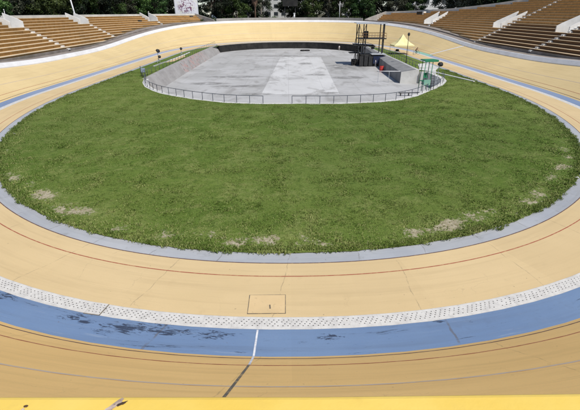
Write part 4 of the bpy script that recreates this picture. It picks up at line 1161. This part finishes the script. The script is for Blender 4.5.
def copy_tree(o, loc, rz, s, label, group, first):
    if first: r = o
    else:
        r = o.copy(); link(r)
        for ch in [c for c in bpy.data.objects if c.parent == o]:
            d = ch.copy(); link(d); d.parent = r
    r.location = loc; r.rotation_euler = (0, 0, rz); r.scale = (s, s, s * random.uniform(.9, 1.15)); setp(r, label, 'tree', group); return r
used = [False] * 4
kids = {id(p): None for p in protos}
rnd = random.Random(11)
def place(s, o, kind, sc_=1.):
    x, y = pt(s, min(o, 60)); 
    if o > 60:
        x0, y0, nx, ny = frame(s); x = x0 + o * nx; y = y0 + o * ny
    for (bx, by, w_) in ((-38.9, 175, 9.5), (72, 230, 4.5), (-8, 262, 2.2), (-12.9, 186, 1.5), (.9, 192, 4.), (-60.5, 125, 2.2)):      # clearings that leave the board and the buildings open to the track
        d = math.hypot(bx, by); q = (x * bx + y * by) / d; e = abs(x * by - y * bx) / d
        if q < d + (9 if w_ > 9 else 2) and e < w_: return
    if math.dist((x, y), pt(229.2, 30.3)) < 7.5: return
    copy_tree(protos[kind], (x, y, 3.7), rnd.random() * 6.28, sc_, TL[kind], ['dark green trees round the velodrome', 'mid green trees round the velodrome', 'pale trunked trees round the velodrome', 'shadowy trees round the velodrome'][kind], not used[kind]); used[kind] = True
s = 62.
while s < 296:
    turn = 110 < s < 240
    o = rnd.uniform(35, 39) if s > 156 else rnd.uniform(36, 40) + max(0, (150 - s)) * .12
    if 157 < s < 193: o = rnd.uniform(27, 32)
    place(s, o, rnd.choice((0, 0, 1, 1, 2, 3)), rnd.uniform(.8, 1.1))
    s += (2.6 if 157 < s < 193 else 3.4 if turn else 5.8) * rnd.uniform(.8, 1.2)
s = 60.
while s < 298:
    turn = 110 < s < 240
    place(s, rnd.uniform(43, 49), rnd.choice((0, 3, 3, 2)), rnd.uniform(1.0, 1.3)); s += (3.2 if turn else 6.2) * rnd.uniform(.8, 1.2)
# two shaggy palms
def palm(x, y, h, label):
    t = thing('palm_tree', label, 'palm', (x, y, 3.8))
    MB().tube([(0, 0, 0), (.1, 0, h * .5), (.05, .1, h)], .42, 10, r1=.32).build('trunk', M['palm_bark'], t, True)
    mb = MB(); r = random.Random(int(h * 10))
    for i in range(260):
        a = r.random() * 6.28; z = h - r.random() * 5.5; q = .5 + r.random() * .9; ln = r.uniform(.9, 1.8)
        c = Vector((math.cos(a) * q, math.sin(a) * q, z)); sd = Vector((-math.sin(a), math.cos(a), 0)) * .1
        mb.add([c - sd, c + sd, c + Vector((math.cos(a) * .15, math.sin(a) * .15, -ln))], [(0, 1, 2)])
    mb.build('dead_skirt', M['palm_bark'], t)
    mb = MB()
    for i in range(34):
        a = r.random() * 6.28; el = r.uniform(-.3, 1.2); c = Vector((0, 0, h)); d = Vector((math.cos(a) * math.cos(el), math.sin(a) * math.cos(el), math.sin(el)))
        pts = [c + d * (k * .55) + Vector((0, 0, -.05 * k * k)) for k in range(6)]; sd = Vector((-math.sin(a), math.cos(a), 0))
        for k in range(5):
            for g_ in (-1, 1):
                mb.add([pts[k], pts[k + 1], pts[k + 1] + sd * g_ * .55 + d * .3 - Vector((0, 0, .2))], [(0, 1, 2)])
    o = mb.build('crown', M['leafB'], t)
palm(-30.5, 189.5, 11, 'palm with a shaggy brown skirt beside the far end of the left stand')
palm(-13.6, 187, 15, 'slender pale palm trunk rising behind the left part of the far rim')
# far-off wood closing the view
cl = []
for i in range(430):
    s = rnd.uniform(50, 305); o = rnd.uniform(52, 62); x0, y0, nx, ny = frame(s)
    X_, Y_ = x0 + nx * o, y0 + ny * o
    if abs(X_ * 230 - Y_ * 72) / 241 < 9 or (abs(X_ * 262 + Y_ * 13) / 262 < 6 and rnd.random() < .8): continue
    cl.append((x0 + nx * o, y0 + ny * o, rnd.uniform(4.5, 21), rnd.uniform(2.2, 4.)))
# hedge just behind the far rim
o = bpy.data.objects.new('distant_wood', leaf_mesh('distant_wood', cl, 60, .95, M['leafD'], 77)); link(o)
setp(o, 'dark continuous mass of distant trees behind the whole velodrome', 'wood', kind='stuff')
def shrub(x, y, z, r, h, mat, label, group, seed):
    t = thing('shrub', label, 'shrub', (x, y, z), 0, group)
    rr = random.Random(seed); cl = [(rr.uniform(-r, r), rr.uniform(-r * .6, r * .6), rr.uniform(.3, h), rr.uniform(.6, 1.1)) for _ in range(12)]
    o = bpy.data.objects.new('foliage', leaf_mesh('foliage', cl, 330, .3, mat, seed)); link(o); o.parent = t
    mb = MB()
    for i in range(4): mb.tube([(0, 0, 0), (rr.uniform(-r, r) * .5, rr.uniform(-.4, .4), h * .7)], .06, 5, r1=.02)
    mb.build('stem', M['bark'], t)
    return t
SH = [shrub(0, 0, 0, 2.2, 2.6, M['leafA'], 'x', 'g', 5), shrub(0, 0, 0, 2.0, 3.2, M['leafB'], 'x', 'g', 6)]
fst = [1, 1]; s = 157.8
while s < 193:
    k = rnd.randrange(2); x, y = pt(s, rnd.uniform(20.5, 24)); r = SH[k]
    if not fst[k]:
        r = SH[k].copy(); link(r)
        for ch in [c for c in bpy.data.objects if c.parent == SH[k]]:
            d = ch.copy(); link(d); d.parent = r
    fst[k] = 0; r.location = (x, y, 4.4); r.rotation_euler = (0, 0, rnd.random() * 6); q = rnd.uniform(.8, 1.25); r.scale = (q, q, q)
    setp(r, ['low dark green shrub behind the far rim wall', 'low mid green shrub behind the far rim wall'][k], 'shrub', ['dark shrubs behind the far rim', 'mid green shrubs behind the far rim'][k]); s += rnd.uniform(1.1, 1.9)

# ------------------------------------------------------------------ light
EL, AZ = math.radians(57), math.radians(143)       # azimuth measured from +Y towards +X
sd = Vector((math.sin(AZ) * math.cos(EL), math.cos(AZ) * math.cos(EL), math.sin(EL)))
w = bpy.data.worlds.new('World'); sc.world = w; w.use_nodes = True; nt = w.node_tree
sky = nt.nodes.new('ShaderNodeTexSky'); sky.sky_type = 'NISHITA'; sky.sun_disc = False; sky.sun_elevation = EL; sky.sun_rotation = AZ; sky.altitude = 2200; sky.dust_density = 2.
bg = nt.nodes['Background']; bg.inputs[1].default_value = .12; nt.links.new(sky.outputs[0], bg.inputs[0])
sun = bpy.data.lights.new('sun', 'SUN'); sun.energy = 3.9; sun.angle = math.radians(.55); sun.color = (1., .955, .89)
so = bpy.data.objects.new('sun', sun); link(so); so.location = (60, -60, 120); so.rotation_euler = sd.to_track_quat('Z', 'Y').to_euler()
sc.view_settings.view_transform = 'Standard'; sc.view_settings.look = 'None'; sc.view_settings.exposure = 0; sc.view_settings.gamma = 1
